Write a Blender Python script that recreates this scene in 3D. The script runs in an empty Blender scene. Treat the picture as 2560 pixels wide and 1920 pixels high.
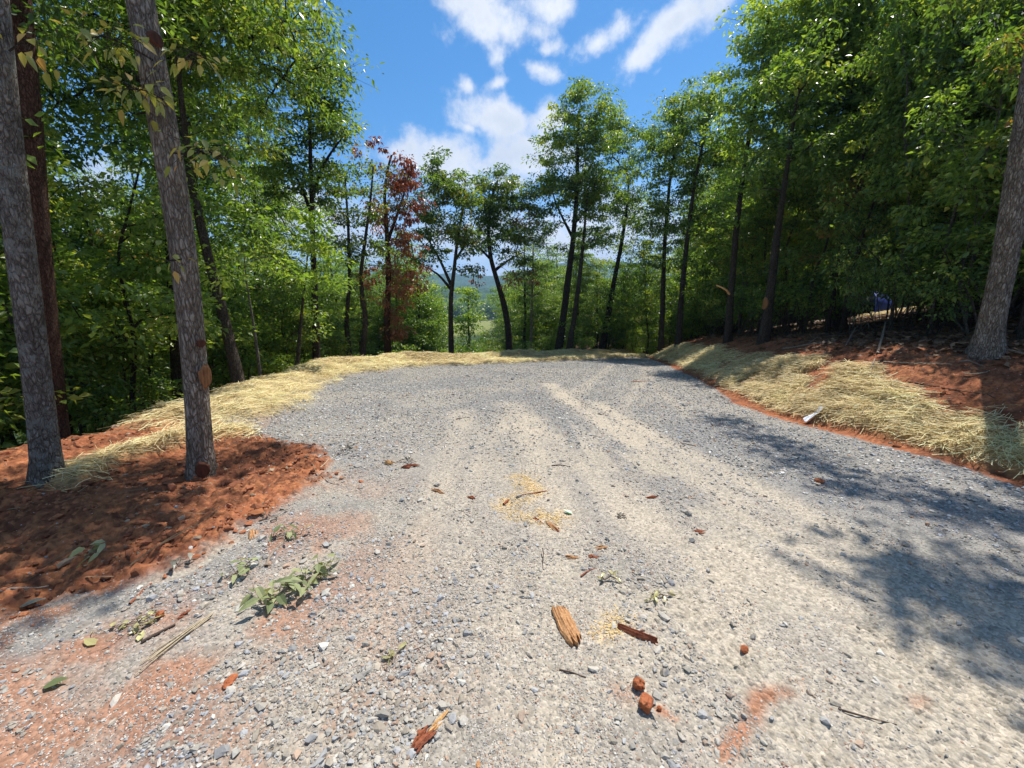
import bpy, math, random
import numpy as np
from mathutils import Vector, Matrix

# ------------------------------------------------------------------ camera, sky, sun, exposure
C = bpy.context.scene
PITCH = math.radians(11.7); FPX = 400.0; CAMH = 1.55
cd = bpy.data.cameras.new('camera'); cam = bpy.data.objects.new('camera', cd)
C.collection.objects.link(cam); C.camera = cam
cam.location = (0, 0, CAMH); cam.rotation_euler = (math.pi/2 - PITCH, 0, 0)
cd.sensor_width = 36.0; cd.lens = 36.0*FPX/1024.0; cd.clip_start = 0.05; cd.clip_end = 12000
SUN_EL = math.radians(66); SUN_AZ = math.radians(38)      # azimuth measured from +Y towards +X
SUN_STR = 4.9; SKY_STR = 0.115
C.view_settings.view_transform = 'Standard'; C.view_settings.look = 'None'
C.view_settings.exposure = 0.52; C.view_settings.gamma = 1.0
C.render.engine = 'CYCLES'
C.cycles.use_denoising = True; C.cycles.denoiser = 'OPENIMAGEDENOISE'; C.cycles.denoising_input_passes = 'RGB_ALBEDO_NORMAL'
C.cycles.use_adaptive_sampling = False; C.cycles.max_bounces = 6; C.cycles.diffuse_bounces = 3; C.cycles.transmission_bounces = 4
C.cycles.glossy_bounces = 2; C.cycles.volume_bounces = 0; C.cycles.sample_clamp_indirect = 6.0
C.cycles.caustics_reflective = False; C.cycles.caustics_refractive = False

S = 1024.0/2212.0                                          # photograph read at 2212 px width
cp, sp = math.cos(PITCH), math.sin(PITCH)
def ray(u, v):
    a = (u*S - 512)/FPX; b = -(v*S - 384)/FPX
    d = np.array([a, cp + b*sp, -sp + b*cp]); return d
def at(u, v, D):                                           # point seen at (u, v), D metres ahead
    d = ray(u, v); d = d*(D/d[1]); return np.array([d[0], d[1], d[2] + CAMH])

sl = bpy.data.lights.new('sun', 'SUN'); so = bpy.data.objects.new('sun', sl); C.collection.objects.link(so)
sl.energy = SUN_STR; sl.angle = math.radians(0.53); sl.color = (1.0, 0.955, 0.88)
sdir = Vector((math.sin(SUN_AZ)*math.cos(SUN_EL), math.cos(SUN_AZ)*math.cos(SUN_EL), math.sin(SUN_EL)))
so.rotation_euler = sdir.to_track_quat('Z', 'Y').to_euler(); so.location = (0, 0, 50)

class NT:                                                  # small node-tree helper
    def __init__(s, nt): s.nt = nt; nt.nodes.clear()
    def n(s, typ, **kw):
        nd = s.nt.nodes.new(typ)
        for k, v in kw.items():
            if k == 'ins':
                for i, val in v.items():
                    sk = nd.inputs[i]
                    if isinstance(val, bpy.types.NodeSocket): s.nt.links.new(val, sk)
                    else: sk.default_value = val
            else: setattr(nd, k, v)
        return nd
    def math(s, op, a, b=None, c=None, clamp=False):
        ins = {0: a}
        if b is not None: ins[1] = b
        if c is not None: ins[2] = c
        return s.n('ShaderNodeMath', operation=op, use_clamp=clamp, ins=ins).outputs[0]
    def mix(s, f, a, b, mode='MIX'):
        nd = s.n('ShaderNodeMix', data_type='RGBA', blend_type=mode, ins={0: f, 6: a, 7: b}); return nd.outputs[2]
    def ramp(s, f, stops, interp='LINEAR'):
        nd = s.n('ShaderNodeValToRGB', ins={0: f}); cr = nd.color_ramp; cr.interpolation = interp
        while len(cr.elements) < len(stops): cr.elements.new(0.5)
        for e, (p, c) in zip(cr.elements, stops): e.position = p; e.color = (*c, 1)
        return nd.outputs[0]
    def smooth(s, x, lo, hi):
        return s.n('ShaderNodeMapRange', interpolation_type='SMOOTHSTEP', ins={0: x, 1: lo, 2: hi, 3: 0.0, 4: 1.0}).outputs[0]

w = bpy.data.worlds.new('World'); C.world = w; w.use_nodes = True
T = NT(w.node_tree)
out = T.n('ShaderNodeOutputWorld'); bg = T.n('ShaderNodeBackground')
w.node_tree.links.new(bg.outputs[0], out.inputs[0]); bg.inputs[1].default_value = SKY_STR
sky = T.n('ShaderNodeTexSky', sky_type='NISHITA', sun_disc=False, sun_elevation=SUN_EL, sun_rotation=SUN_AZ,
          altitude=400, air_density=1.0, dust_density=0.3, ozone_density=2.0)
hs = T.n('ShaderNodeHueSaturation', ins={0: 0.497, 1: 1.36, 2: 0.95, 4: sky.outputs[0]})
tc = T.n('ShaderNodeTexCoord').outputs['Generated']
nz = T.n('ShaderNodeTexNoise', ins={'Vector': tc, 'Scale': 11.0, 'Detail': 12.0, 'Roughness': 0.60, 'Distortion': 0.0}).outputs[0]
nz2 = T.n('ShaderNodeTexNoise', ins={'Vector': tc, 'Scale': 4.0, 'Detail': 6.0, 'Roughness': 0.6}).outputs[0]
# clouds: (u, v, half width, half height, tilt deg, weight) -> directions in the sky
CL = [(1070,50,120,62,8,.95),(1190,15,90,45,0,.9),(985,5,80,45,0,.9),(1080,110,45,55,0,.75),
      (1290,90,80,42,-30,.9),(1170,150,66,28,10,.85),(1190,105,55,24,-10,.75),(1350,140,40,35,-40,.6),
      (1470,45,150,50,-42,1.05),(1555,0,105,50,-30,.95),(1380,120,72,36,-48,.85),
      (1010,185,34,30,40,.75),(1075,180,38,20,-20,.7),(1425,150,35,16,-45,.45),(1575,100,25,22,0,.4),
      (1080,255,110,48,8,1.1),(1010,275,45,16,15,.8),(1200,255,70,45,0,.9),
      (1150,335,120,65,0,1.05),(955,345,115,52,5,1.15),(870,315,24,14,0,.5),(930,287,22,7,0,.4),
      (1050,400,170,30,0,.7),(660,8,30,10,30,.4),(700,35,30,8,20,.35),
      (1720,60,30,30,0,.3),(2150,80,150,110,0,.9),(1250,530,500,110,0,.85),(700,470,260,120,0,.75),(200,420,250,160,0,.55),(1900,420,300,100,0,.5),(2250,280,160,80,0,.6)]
acc = None
for (u, v, hw, hh, tl, wt) in CL:
    c = ray(u, v); c /= np.linalg.norm(c)
    t1 = ray(u+5, v) - ray(u-5, v); t1 -= c*np.dot(t1, c); t1 /= np.linalg.norm(t1); t2 = np.cross(c, t1)
    aw = np.linalg.norm(ray(u+hw, v)/np.linalg.norm(ray(u+hw, v)) - c); ah = np.linalg.norm(ray(u, v+hh)/np.linalg.norm(ray(u, v+hh)) - c)
    th = math.radians(tl); e1 = (t1*math.cos(th) + t2*math.sin(th))/aw; e2 = (-t1*math.sin(th) + t2*math.cos(th))/ah
    d1 = T.n('ShaderNodeVectorMath', operation='DOT_PRODUCT', ins={0: tc, 1: tuple(e1)}).outputs['Value']
    d2 = T.n('ShaderNodeVectorMath', operation='DOT_PRODUCT', ins={0: tc, 1: tuple(e2)}).outputs['Value']
    d0 = T.n('ShaderNodeVectorMath', operation='DOT_PRODUCT', ins={0: tc, 1: tuple(c)}).outputs['Value']
    q = T.math('MULTIPLY_ADD', d1, d1, T.math('MULTIPLY', d2, d2))
    b = T.math('MULTIPLY', T.math('SUBTRACT', 1.0, T.math('MULTIPLY', T.math('SQRT', q), 0.58)), wt)
    b = T.math('MULTIPLY', b, T.math('GREATER_THAN', d0, 0.3))
    acc = b if acc is None else T.math('SMOOTH_MAX', acc, b, 0.12)
fy = T.n('ShaderNodeSeparateXYZ', ins={0: tc}).outputs[1]                # unseen broken cloud, added outside the view to whiten and lift fill light
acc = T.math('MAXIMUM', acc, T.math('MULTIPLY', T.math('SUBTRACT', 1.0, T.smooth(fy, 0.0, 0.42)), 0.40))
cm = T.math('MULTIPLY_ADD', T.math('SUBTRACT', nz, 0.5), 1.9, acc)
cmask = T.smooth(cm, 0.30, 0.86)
shade = T.smooth(T.math('MULTIPLY_ADD', T.math('SUBTRACT', nz2, 0.5), 1.6, T.math('MULTIPLY', cm, 0.55)), 0.2, 0.9)
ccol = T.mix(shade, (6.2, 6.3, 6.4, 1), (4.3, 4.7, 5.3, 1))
sepz = T.n('ShaderNodeSeparateXYZ', ins={0: tc}).outputs[2]
hz = T.math('MULTIPLY', T.math('SUBTRACT', 1.0, T.smooth(sepz, 0.0, 0.32)), 0.55)
skyc = T.mix(hz, hs.outputs[0], (4.0, 4.9, 6.0, 1))
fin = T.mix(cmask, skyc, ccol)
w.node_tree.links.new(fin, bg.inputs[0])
w.cycles.sampling_method = 'MANUAL'; w.cycles.sample_map_resolution = 512

# ------------------------------------------------------------------ helpers
rng = np.random.default_rng(7)
def link(o): C.collection.objects.link(o); return o
def mesh(name, V, F, mat=None, smooth=False, attrs=None):
    """V (n,3); F (m,k) uniform polygons or list of arrays of uniform polygons"""
    V = np.asarray(V, dtype=np.float32)
    Fs = F if isinstance(F, list) else [F]
    Fs = [np.asarray(f, dtype=np.int32) for f in Fs if len(f)]
    loops = np.concatenate([f.ravel() for f in Fs]); cnt = np.concatenate([np.full(len(f), f.shape[1]) for f in Fs])
    st = np.concatenate([[0], np.cumsum(cnt)[:-1]]).astype(np.int32)
    m = bpy.data.meshes.new(name)
    m.vertices.add(len(V)); m.vertices.foreach_set('co', V.ravel())
    m.loops.add(len(loops)); m.loops.foreach_set('vertex_index', loops)
    m.polygons.add(len(cnt)); m.polygons.foreach_set('loop_start', st)
    m.polygons.foreach_set('use_smooth', np.full(len(cnt), smooth))
    if attrs:
        for k, (dom, arr) in attrs.items():
            arr = np.asarray(arr, dtype=np.float32)
            if arr.ndim == 1:
                a = m.attributes.new(k, 'FLOAT', dom); a.data.foreach_set('value', arr)
            else:
                if arr.shape[1] == 3: arr = np.concatenate([arr, np.ones((len(arr), 1), np.float32)], 1)
                a = m.attributes.new(k, 'FLOAT_COLOR', dom); a.data.foreach_set('color', arr.ravel())
    m.update(calc_edges=True); m.validate(verbose=False)
    if mat: m.materials.append(mat)
    return m
def obj(name, me, parent=None, loc=None):
    o = link(bpy.data.objects.new(name, me))
    if parent: o.parent = parent
    if loc is not None: o.location = loc
    return o
def tag(o, label=None, cat=None, group=None, kind=None):
    if label: o['label'] = label
    if cat: o['category'] = cat
    if group: o['group'] = group
    if kind: o['kind'] = kind
    return o
def empty(name, loc, label, cat, group=None):
    o = link(bpy.data.objects.new(name, None)); o.empty_display_size = 0.2; o.location = loc
    return tag(o, label, cat, group)

def hsh(ix, iy, seed):
    n = (ix.astype(np.int64)*374761393 + iy.astype(np.int64)*668265263 + seed*974634777) & 0xffffffff
    n = ((n ^ (n >> 13))*1274126177) & 0xffffffff
    return ((n ^ (n >> 16)) & 0xffff).astype(np.float64)/65535.0
def vnoise(x, y, seed=0):
    xi = np.floor(x); yi = np.floor(y); fx = x-xi; fy = y-yi
    fx = fx*fx*(3-2*fx); fy = fy*fy*(3-2*fy); xi = xi.astype(np.int64); yi = yi.astype(np.int64)
    a = hsh(xi, yi, seed); b = hsh(xi+1, yi, seed); c = hsh(xi, yi+1, seed); d = hsh(xi+1, yi+1, seed)
    return (a*(1-fx)+b*fx)*(1-fy) + (c*(1-fx)+d*fx)*fy
def fbm(x, y, seed=0, oct=4, gain=0.5):
    s = 0; a = 1; t = 0
    for i in range(oct):
        s = s + a*vnoise(x*2**i + 13.7*i, y*2**i - 7.1*i, seed+i); t += a; a *= gain
    return s/t
def sstep(x, a, b):
    t = np.clip((x-a)/(b-a), 0, 1); return t*t*(3-2*t)

def pl_dist(x, y, P):
    """signed distance to a polyline (positive on the left of its direction) and arc position"""
    best = np.full(x.shape, 1e9); sg = np.ones(x.shape); arc = np.zeros(x.shape); L = 0.0
    for i in range(len(P)-1):
        ax, ay = P[i]; bx, by = P[i+1]; dx, dy = bx-ax, by-ay; l2 = dx*dx+dy*dy; l = math.sqrt(l2)
        t = np.clip(((x-ax)*dx + (y-ay)*dy)/l2, 0, 1)
        ex = x-(ax+t*dx); ey = y-(ay+t*dy); d = np.hypot(ex, ey)
        m = d < best - 1e-9
        cr = dx*(y-ay) - dy*(x-ax)
        best = np.where(m, d, best); sg = np.where(m, np.sign(cr), sg); arc = np.where(m, L+t*l, arc); L += l
    return best*sg, arc

# ------------------------------------------------------------------ terrain
def zp(y):
    t = np.clip((np.asarray(y, float)-2.5)/14.5, 0, 1.7); return -0.96*t**1.3
def hit(u, v, f):
    d = ray(u, v); lo, hi = 0.3, 90.0
    g = lambda t: CAMH + d[2]*t - float(f(np.array([d[0]*t]), np.array([d[1]*t]))[0])
    t = lo
    while t < hi and g(t) > 0: t *= 1.02
    a, b = t/1.02, t
    for _ in range(30):
        m = (a+b)/2
        if g(m) > 0: a = m
        else: b = m
    return np.array([d[0]*b, d[1]*b, CAMH + d[2]*b])
padf = lambda x, y: zp(y)
P2 = lambda pts: [tuple(hit(u, v, padf)[:2]) for u, v in pts]
RIM = [(-16, -12), (-9.5, -1)] + P2([(-250, 1055), (0, 1008), (140, 972), (280, 948), (480, 882), (560, 850), (700, 806), (780, 799), (860, 787), (1000, 784), (1100, 779), (1250, 771)]) + [(5.2, 21.6), (7.0, 24.5), (8.5, 30), (12, 60), (20, 300)]
FOOT = [(6.5, -14), (5.6, -1)] + P2([(2330, 1085), (2212, 1052), (2100, 1012), (2000, 985), (1800, 935), (1680, 900), (1600, 872), (1520, 825), (1420, 780)]) + [(6.7, 19.5), (8.2, 23.5), (10.5, 28), (15, 40), (30, 300)]
REDL = P2([(520, 935), (575, 948), (650, 968), (722, 1000), (690, 1045), (600, 1105), (500, 1150), (330, 1225), (150, 1280), (0, 1322), (-400, 1420)]) + [(-6, -2)]
def fields(x, y):
    d, da = pl_dist(x, y, RIM)            # >0 : outside, downhill
    e, ea = pl_dist(x, y, FOOT); e = -e   # >0 : up the right-hand bank
    return d, da, e, ea
def hbase(x, y, F=None):
    x = np.asarray(x, float); y = np.asarray(y, float)
    d, da, e, ea = F if F is not None else fields(x, y)
    z = zp(y)
    ep = np.clip(e, 0, None)
    rough = fbm(x*0.9, y*0.9, 3, 3) - 0.5
    z = z + 0.62*sstep(ep, 0.0, 1.5) + 0.26*sstep(ep, 1.1, 2.6) + 0.11*np.clip(ep-1.0, 0, 3) + 0.16*np.clip(ep-4.0, 0, 11)
    s = np.clip(d-0.45, 0, None)
    z = z - 13*np.tanh(0.44*s/13) + (0.10 + 0.16*sstep(y, 8, 12)*(0.6 + 0.8*vnoise(x*0.8, y*0.8, 17)))*np.exp(-((d+0.15)/0.5)**2)*(d > -2)
    z = z + rough*0.10*sstep(np.maximum(d, ep), 0.2, 1.5)
    return z
def ground(u, v): return hit(u, v, lambda x, y: hbase(x, y))
def gz(x, y): return float(hbase(np.array([x]), np.array([y]))[0])

# dusty wheel tracks, red smears, sawdust: polylines on the ground
def G2(pts): return [tuple(ground(u, v)[:2]) for u, v in pts]
DUST = [(G2([(1108, 872), (1150, 950), (1190, 1050), (1210, 1180), (1200, 1400), (1180, 1700)]), .30, .9),
        (G2([(1185, 830), (1290, 900), (1430, 985), (1620, 1100), (1900, 1270), (2300, 1500)]), .26, 1.0), (G2([(1290, 870), (1420, 945), (1620, 1050), (1880, 1180), (2300, 1390)]), .20, .9),
        (G2([(1320, 790), (1270, 830), (1225, 862)]), .22, .62), (G2([(1400, 788), (1385, 830), (1340, 900), (1230, 1000)]), .22, .6), (G2([(1390, 800), (1430, 850), (1490, 900)]), .16, .55),
        (G2([(1000, 890), (975, 1000), (950, 1080), (900, 1200), (760, 1420), (560, 1700)]), .26, .75), (G2([(930, 845), (1100, 838), (1300, 842)]), .25, .45),
        (G2([(1120, 880), (1050, 960), (1020, 1060), (1000, 1200)]), .2, .8),
        (G2([(1330, 1060), (1450, 1180), (1640, 1360), (1900, 1560), (2100, 1700)]), .32, .95), (G2([(1150, 900), (1250, 1000), (1400, 1140), (1560, 1290), (1760, 1480), (1950, 1660)]), .20, .8),
        (G2([(1600, 1190), (1760, 1290), (1980, 1430), (2300, 1620)]), .36, 1.0), (G2([(1560, 1060), (1760, 1150), (2000, 1260), (2300, 1400)]), .2, .8),
        (G2([(1040, 930), (1080, 1080), (1060, 1250), (960, 1500), (900, 1700)]), .25, .65), (G2([(700, 1190), (600, 1250), (480, 1320)]), .16, .8), (G2([(820, 1110), (760, 1160), (690, 1230)]), .14, .7),
        (G2([(860, 1130), (700, 1250), (420, 1420), (100, 1600)]), .25, .5), (G2([(1100, 1300), (1130, 1450), (1110, 1650)]), .18, .8)]
TREAD = [(G2([(1560, 1230), (1720, 1340), (1960, 1500), (2250, 1690)]), .15), (G2([(1330, 960), (1480, 1055), (1700, 1180), (1990, 1350), (2280, 1510)]), .14),
         (G2([(1480, 1150), (1640, 1290), (1850, 1480), (2060, 1680)]), .14), (G2([(1700, 1120), (1880, 1210), (2080, 1310), (2300, 1420)]), .14),
         (G2([(1115, 1350), (1135, 1450), (1120, 1600)]), .14), (G2([(560, 1120), (460, 1170), (380, 1215)]), .2), (G2([(1240, 900), (1300, 1000), (1390, 1120), (1500, 1300)]), .12), (G2([(1640, 1195), (1850, 1320), (2060, 1450), (2290, 1600)]), .13), (G2([(1390, 1010), (1560, 1130), (1760, 1270), (2010, 1440), (2240, 1600)]), .12), (G2([(1420, 1240), (1560, 1390), (1720, 1560), (1810, 1680)]), .12)]
REDS = [(G2([(1700, 1494), (1640, 1500), (1618, 1560), (1570, 1615), (1500, 1660)]), .035, .95), (G2([(1430, 1528), (1460, 1545)]), .025, .9),
        (G2([(480, 1478), (430, 1490), (400, 1510)]), .06, .75), (G2([(800, 1292), (640, 1390), (480, 1500)]), .07, .42), (G2([(100, 1318), (0, 1335)]), .10, .95),
        (G2([(200, 1480), (60, 1560)]), .30, .35), (G2([(420, 1560), (250, 1640)]), .16, .6), (G2([(1745, 1478), (1735, 1474)]), .02, .8), (G2([(310, 1380), (240, 1350)]), .12, .45),
        (G2([(560, 920), (600, 890)]), .22, .35), (G2([(1525, 1655), (1560, 1640)]), .03, .7), (G2([(1980, 1520), (1990, 1510)]), .03, .5),
        (G2([(1340, 1480), (1360, 1490)]), .04, .5), (G2([(640, 1190), (560, 1260)]), .1, .25)]
SAW = [(G2([(1130, 1030), (1150, 1060), (1095, 1085), (1130, 1110), (1195, 1115)]), .11, 1.0), (G2([(1330, 1330), (1350, 1345), (1300, 1370)]), .055, .9)]
STRAWTAIL = G2([(520, 940), (400, 965), (290, 990), (220, 1015), (165, 1040)])
def soft(x, y, L, edge=0.5):
    r = np.zeros(x.shape)
    for P, wd, a in L:
        d, _ = pl_dist(x, y, P); r = np.maximum(r, a*np.exp(-(np.abs(d)/wd)**2.5))
    return r
def straw_mask(x, y, F):
    d, da, e, ea = F
    n = fbm(x*1.7, y*1.7, 21, 4) - 0.5
    r = np.hypot(x, y)
    far = sstep(y, 4.5, 7.0)
    wid = 0.55 + 0.55*np.exp(-((y-6.3)/1.3)**2) + 0.0045*y*y
    m1 = sstep(d + n*0.9, -wid-0.12, -wid+0.2)*(1-sstep(d + n*0.5, 0.15, 0.7))*sstep(y + n*0.8, 4.6, 5.4)*(1-sstep(x, 6.3, 7.5))
    dt, _ = pl_dist(x, y, STRAWTAIL)
    m1 = np.maximum(m1, 1-sstep(np.abs(dt) + n*0.2, 0.08, 0.26))
    lo = 0.24; hi = 0.80 + 0.42*sstep(y, 4.0, 6.2)
    gap = sstep(fbm(x*2.1+9, y*2.1, 23, 4), 0.30, 0.40)
    m2 = sstep(e + n*0.35, lo-0.1, lo+0.12)*(1-sstep(e + n*0.9, hi-0.12, hi+0.22))*(e > 0)*gap*sstep(y, 1.2, 2.2)
    return np.clip(m1, 0, 1), np.clip(m2, 0, 1)
def masks(x, y):
    F = fields(x, y); d, da, e, ea = F
    n1 = fbm(x*2.3, y*2.3, 31, 4) - 0.5
    rl, _ = pl_dist(x, y, REDL)                       # >0 on the left of it
    rl = -rl
    inred = sstep(rl + n1*0.30 + (fbm(x*11, y*11, 33, 3)-.5)*0.30, -0.16, 0.10)
    s1, s2 = straw_mask(x, y, F)
    soil_r = np.maximum(sstep(e + n1*0.22, -0.10, 0.02), sstep(y + n1*1.5, 19.6, 20.4))
    outer = sstep(d + n1*0.2, 0.05, 0.3)
    soil = np.clip(np.maximum(np.maximum(inred, soil_r), outer), 0, 1)
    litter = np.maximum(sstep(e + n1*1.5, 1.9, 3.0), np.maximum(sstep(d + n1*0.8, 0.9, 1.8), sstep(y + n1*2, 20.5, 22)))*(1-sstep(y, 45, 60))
    dust = soft(x, y, DUST)*np.clip(0.72 + 1.0*(fbm(x*3.1, y*1.9, 41, 4)-0.30), 0, 1.2)
    base = 0.30*sstep(fbm(x*0.8, y*0.8, 45, 4), 0.45, 0.62)
    near = (1-sstep(np.hypot(x, y), 2.2, 4.5))
    dust = np.clip(np.maximum(dust, base + near*0.45*sstep(fbm(x*1.9, y*1.9, 47, 4), 0.36, 0.55)), 0, 1)
    red = soft(x + n1*0.10, y + n1*0.08, REDS)*sstep(fbm(x*9, y*9, 51, 4), 0.25, 0.62)
    red = np.maximum(red, 0.82*(1-sstep(x + 0.35*y, -0.9, 0.6))*(1-sstep(np.hypot(x, y), 2.8, 4.2))*sstep(fbm(x*3.5, y*3.5, 55, 4), 0.33, 0.60))
    saw = soft(x + n1*0.15, y + n1*0.12, SAW)*sstep(fbm(x*14, y*14, 61, 3), 0.30, 0.6)
    tr_ = np.zeros(x.shape)
    for P_, hw_ in TREAD:
        dd_, aa_ = pl_dist(x, y, P_); tr_ = np.maximum(tr_, (1-sstep(np.abs(dd_)/hw_, .9, 1.15))*sstep(aa_, .05, .3)*sstep(fbm(x*2.2, y*2.2, 85, 3), .34, .5))
    return dict(F=F, tread=tr_, soil=soil, inred=inred, s1=s1, s2=s2, litter=np.clip(litter, 0, 1), dust=dust, red=red, saw=saw)

ang = np.concatenate([np.linspace(-64, 64, 1001), np.linspace(66, 294, 115)]); ang = np.radians(ang)
rad = [0.04, 0.25, 0.45]; r = 0.6
while r < 21: rad.append(r); r *= 1.0049
while r < 640: rad.append(r); r *= 1.032
rad = np.array(rad); NA, NR = len(ang), len(rad)
A, R = np.meshgrid(ang, rad); gx = (R*np.sin(A)).ravel(); gy = (R*np.cos(A)).ravel()
M = masks(gx, gy)
gzv = hbase(gx, gy, M['F'])
nearw = 1-sstep(R.ravel(), 6, 16)
relief = (fbm(gx*1.3, gy*1.3, 71, 3)-0.5)*0.05 + (fbm(gx*7, gy*7, 73, 3)-0.5)*0.022*nearw + (fbm(gx*40, gy*40, 75, 2)-0.5)*0.010*nearw
clod = np.abs(fbm(gx*5.5, gy*5.5, 77, 4)-0.5)
soilw = np.clip(np.maximum(M['inred'], sstep(M['F'][2], 0.0, 0.3)), 0, 1)
relief = relief + soilw*(0.035-clod*0.17 + 0.10*(fbm(gx*2.1, gy*2.1, 78, 3)-.5))*(1-sstep(R.ravel(), 10, 25)) + soilw*(fbm(gx*22, gy*22, 79, 4, .65)-0.5)*0.06*nearw
relief -= 0.020*M['dust']*nearw*(1-soilw)
strw = np.clip(M['s1'] + M['s2'], 0, 1)
relief = relief + strw*(0.02 + 0.20*np.clip(fbm(gx*2.3, gy*2.3, 81, 4)-0.36, 0, 1)) + M['s1']*0.07
tread_col = np.zeros(len(gx))
nm = R.ravel() < 9
for P, hw in TREAD:
    dd, arc = pl_dist(gx[nm], gy[nm], P); t = dd/hw
    inside = (1-sstep(np.abs(t), 0.85, 1.05))*sstep(arc, 0.05, 0.3)
    chev = np.sin(2*np.pi*(arc/0.075 + np.abs(t)*0.8))
    rib = sstep(np.abs(np.abs(t)-0.33), 0.03, 0.09)*sstep(np.abs(t), 0.03, 0.09)
    patt = sstep(chev, -0.5, 0.3)*rib
    wear = sstep(fbm(gx[nm]*2.2, gy[nm]*2.2, 85, 3), 0.36, 0.6)
    k = inside*wear*(1-soilw[nm]*0.4)
    relief[nm] += k*((0.35+0.65*patt)*0.012*rib-0.012) + 0.010*np.exp(-((np.abs(t)-1.12)/0.12)**2)*wear*0.7
    tread_col[nm] = np.maximum(tread_col[nm], k)
gzv = gzv + relief
def lerp(a, b, t): return a + (b-a)*t[:, None]
nA = fbm(gx*4.5, gy*4.5, 91, 4); nB = fbm(gx*30, gy*30, 93, 3); nC = fbm(gx*1.1, gy*1.1, 95, 4)
col = np.zeros((len(gx), 3)) + np.array([0.225, 0.214, 0.200])
col = lerp(col, np.array([0.29, 0.265, 0.22]), sstep(nC, 0.42, 0.6)*0.5*(1-sstep(R.ravel(), 4, 10)*0.6))
col = lerp(col, np.array([0.425, 0.365, 0.285]), np.clip(M['dust'], 0, 1)*0.95)
col = lerp(col, np.array([0.42, 0.365, 0.285]), tread_col*0.6)
col = lerp(col, np.array([0.34, 0.150, 0.080]), np.clip(M['red'], 0, 1)*0.9)
col = lerp(col, np.array([0.55, 0.38, 0.17]), np.clip(M['saw'], 0, 1)*0.6)
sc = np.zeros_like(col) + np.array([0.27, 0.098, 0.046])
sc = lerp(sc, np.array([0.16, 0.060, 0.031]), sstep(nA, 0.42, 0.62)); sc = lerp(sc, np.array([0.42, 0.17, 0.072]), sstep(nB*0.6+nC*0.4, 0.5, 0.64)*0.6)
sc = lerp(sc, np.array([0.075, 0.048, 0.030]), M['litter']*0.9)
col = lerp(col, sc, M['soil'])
col = lerp(col, np.array([0.46, 0.35, 0.16]), np.clip(strw, 0, 1)*0.8)
# valley meadow and wooded slopes
RR = R.ravel(); fld = sstep(RR, 150, 190)*(1-sstep(RR, 325, 345))*(1-sstep(np.abs(gx+8), 55, 90))
forest = sstep(RR, 40, 70)
col = lerp(col, np.array([0.035, 0.055, 0.018]), forest*(M['F'][0] > 0)); col = lerp(col, np.array([0.20, 0.21, 0.06]), fld)
# sunlit farm track up on the right
TRK = [(18.6, 20.6), (21, 22), (27, 24), (38, 26.5), (60, 29)]
dt, at_ = pl_dist(gx, gy, TRK); trk = 1-sstep(np.abs(dt+0.0), 1.5, 2.1)
idx = np.arange(NA*NR).reshape(NR, NA)
nx = np.roll(idx, -1, axis=1)
quads = np.stack([idx[:-1].ravel(), idx[1:].ravel(), nx[1:].ravel(), nx[:-1].ravel()], 1)
padv = (M['soil'] < 0.5) & (RR < 60)
fpad = padv[quads].mean(1) > 0.5
def m_ground(name, bscale, bstr):
    m = bpy.data.materials.new(name); m.use_nodes = True; t = NT(m.node_tree)
    o = t.n('ShaderNodeOutputMaterial'); b = t.n('ShaderNodeBsdfPrincipled', ins={'Roughness': 0.95, 'Specular IOR Level': 0.15})
    ca = t.n('ShaderNodeAttribute', attribute_name='col').outputs[0]; pos = t.n('ShaderNodeNewGeometry').outputs['Position']
    n1 = t.n('ShaderNodeTexNoise', ins={'Vector': pos, 'Scale': 55.0, 'Detail': 5.0, 'Roughness': 0.7}).outputs[0]
    vor = t.n('ShaderNodeTexVoronoi', ins={'Vector': pos, 'Scale': bscale, 'Randomness': 1.0})
    vc = t.n('ShaderNodeSeparateColor', ins={0: vor.outputs['Color']}).outputs[0]
    k = t.math('MULTIPLY_ADD', n1, 0.9, 0.55)
    k2 = t.math('MULTIPLY_ADD', vc, 0.7, 0.65)
    cc = t.mix(1.0, ca, t.n('ShaderNodeCombineColor', ins={0: k, 1: k, 2: k}).outputs[0], 'MULTIPLY')
    cc = t.mix(0.8, cc, t.n('ShaderNodeCombineColor', ins={0: k2, 1: k2, 2: k2}).outputs[0], 'MULTIPLY')
    m.node_tree.links.new(cc, b.inputs['Base Color'])
    hgt = t.math('ADD', t.math('MULTIPLY', n1, 0.5), t.math('MULTIPLY', vor.outputs['Distance'], -0.6))
    bm = t.n('ShaderNodeBump', ins={'Strength': bstr, 'Distance': 0.012, 'Height': hgt})
    m.node_tree.links.new(bm.outputs[0], b.inputs['Normal']); m.node_tree.links.new(b.outputs[0], o.inputs[0]); return m
MG = m_ground('gravel_dust', 70.0, 0.8); MS = m_ground('red_clay', 38.0, 0.8)
GV = np.stack([gx, gy, gzv], 1)
def sub(mask, name, mat):
    q = quads[mask]; used = np.unique(q); rm = np.full(len(GV), -1); rm[used] = np.arange(len(used))
    return mesh(name, GV[used], rm[q], mat, True, {'col': ('POINT', col[used])})
tag(obj('gravel_drive', sub(fpad, 'gravel_drive', MG)), 'pale grey gravel turning area with dusty tyre tracks', 'gravel drive', kind='structure')
tag(obj('ground', sub(~fpad, 'ground', MS)), 'red clay banks and shaded woodland floor around the gravel', 'ground', kind='structure')

def shot(pts): return None
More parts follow.
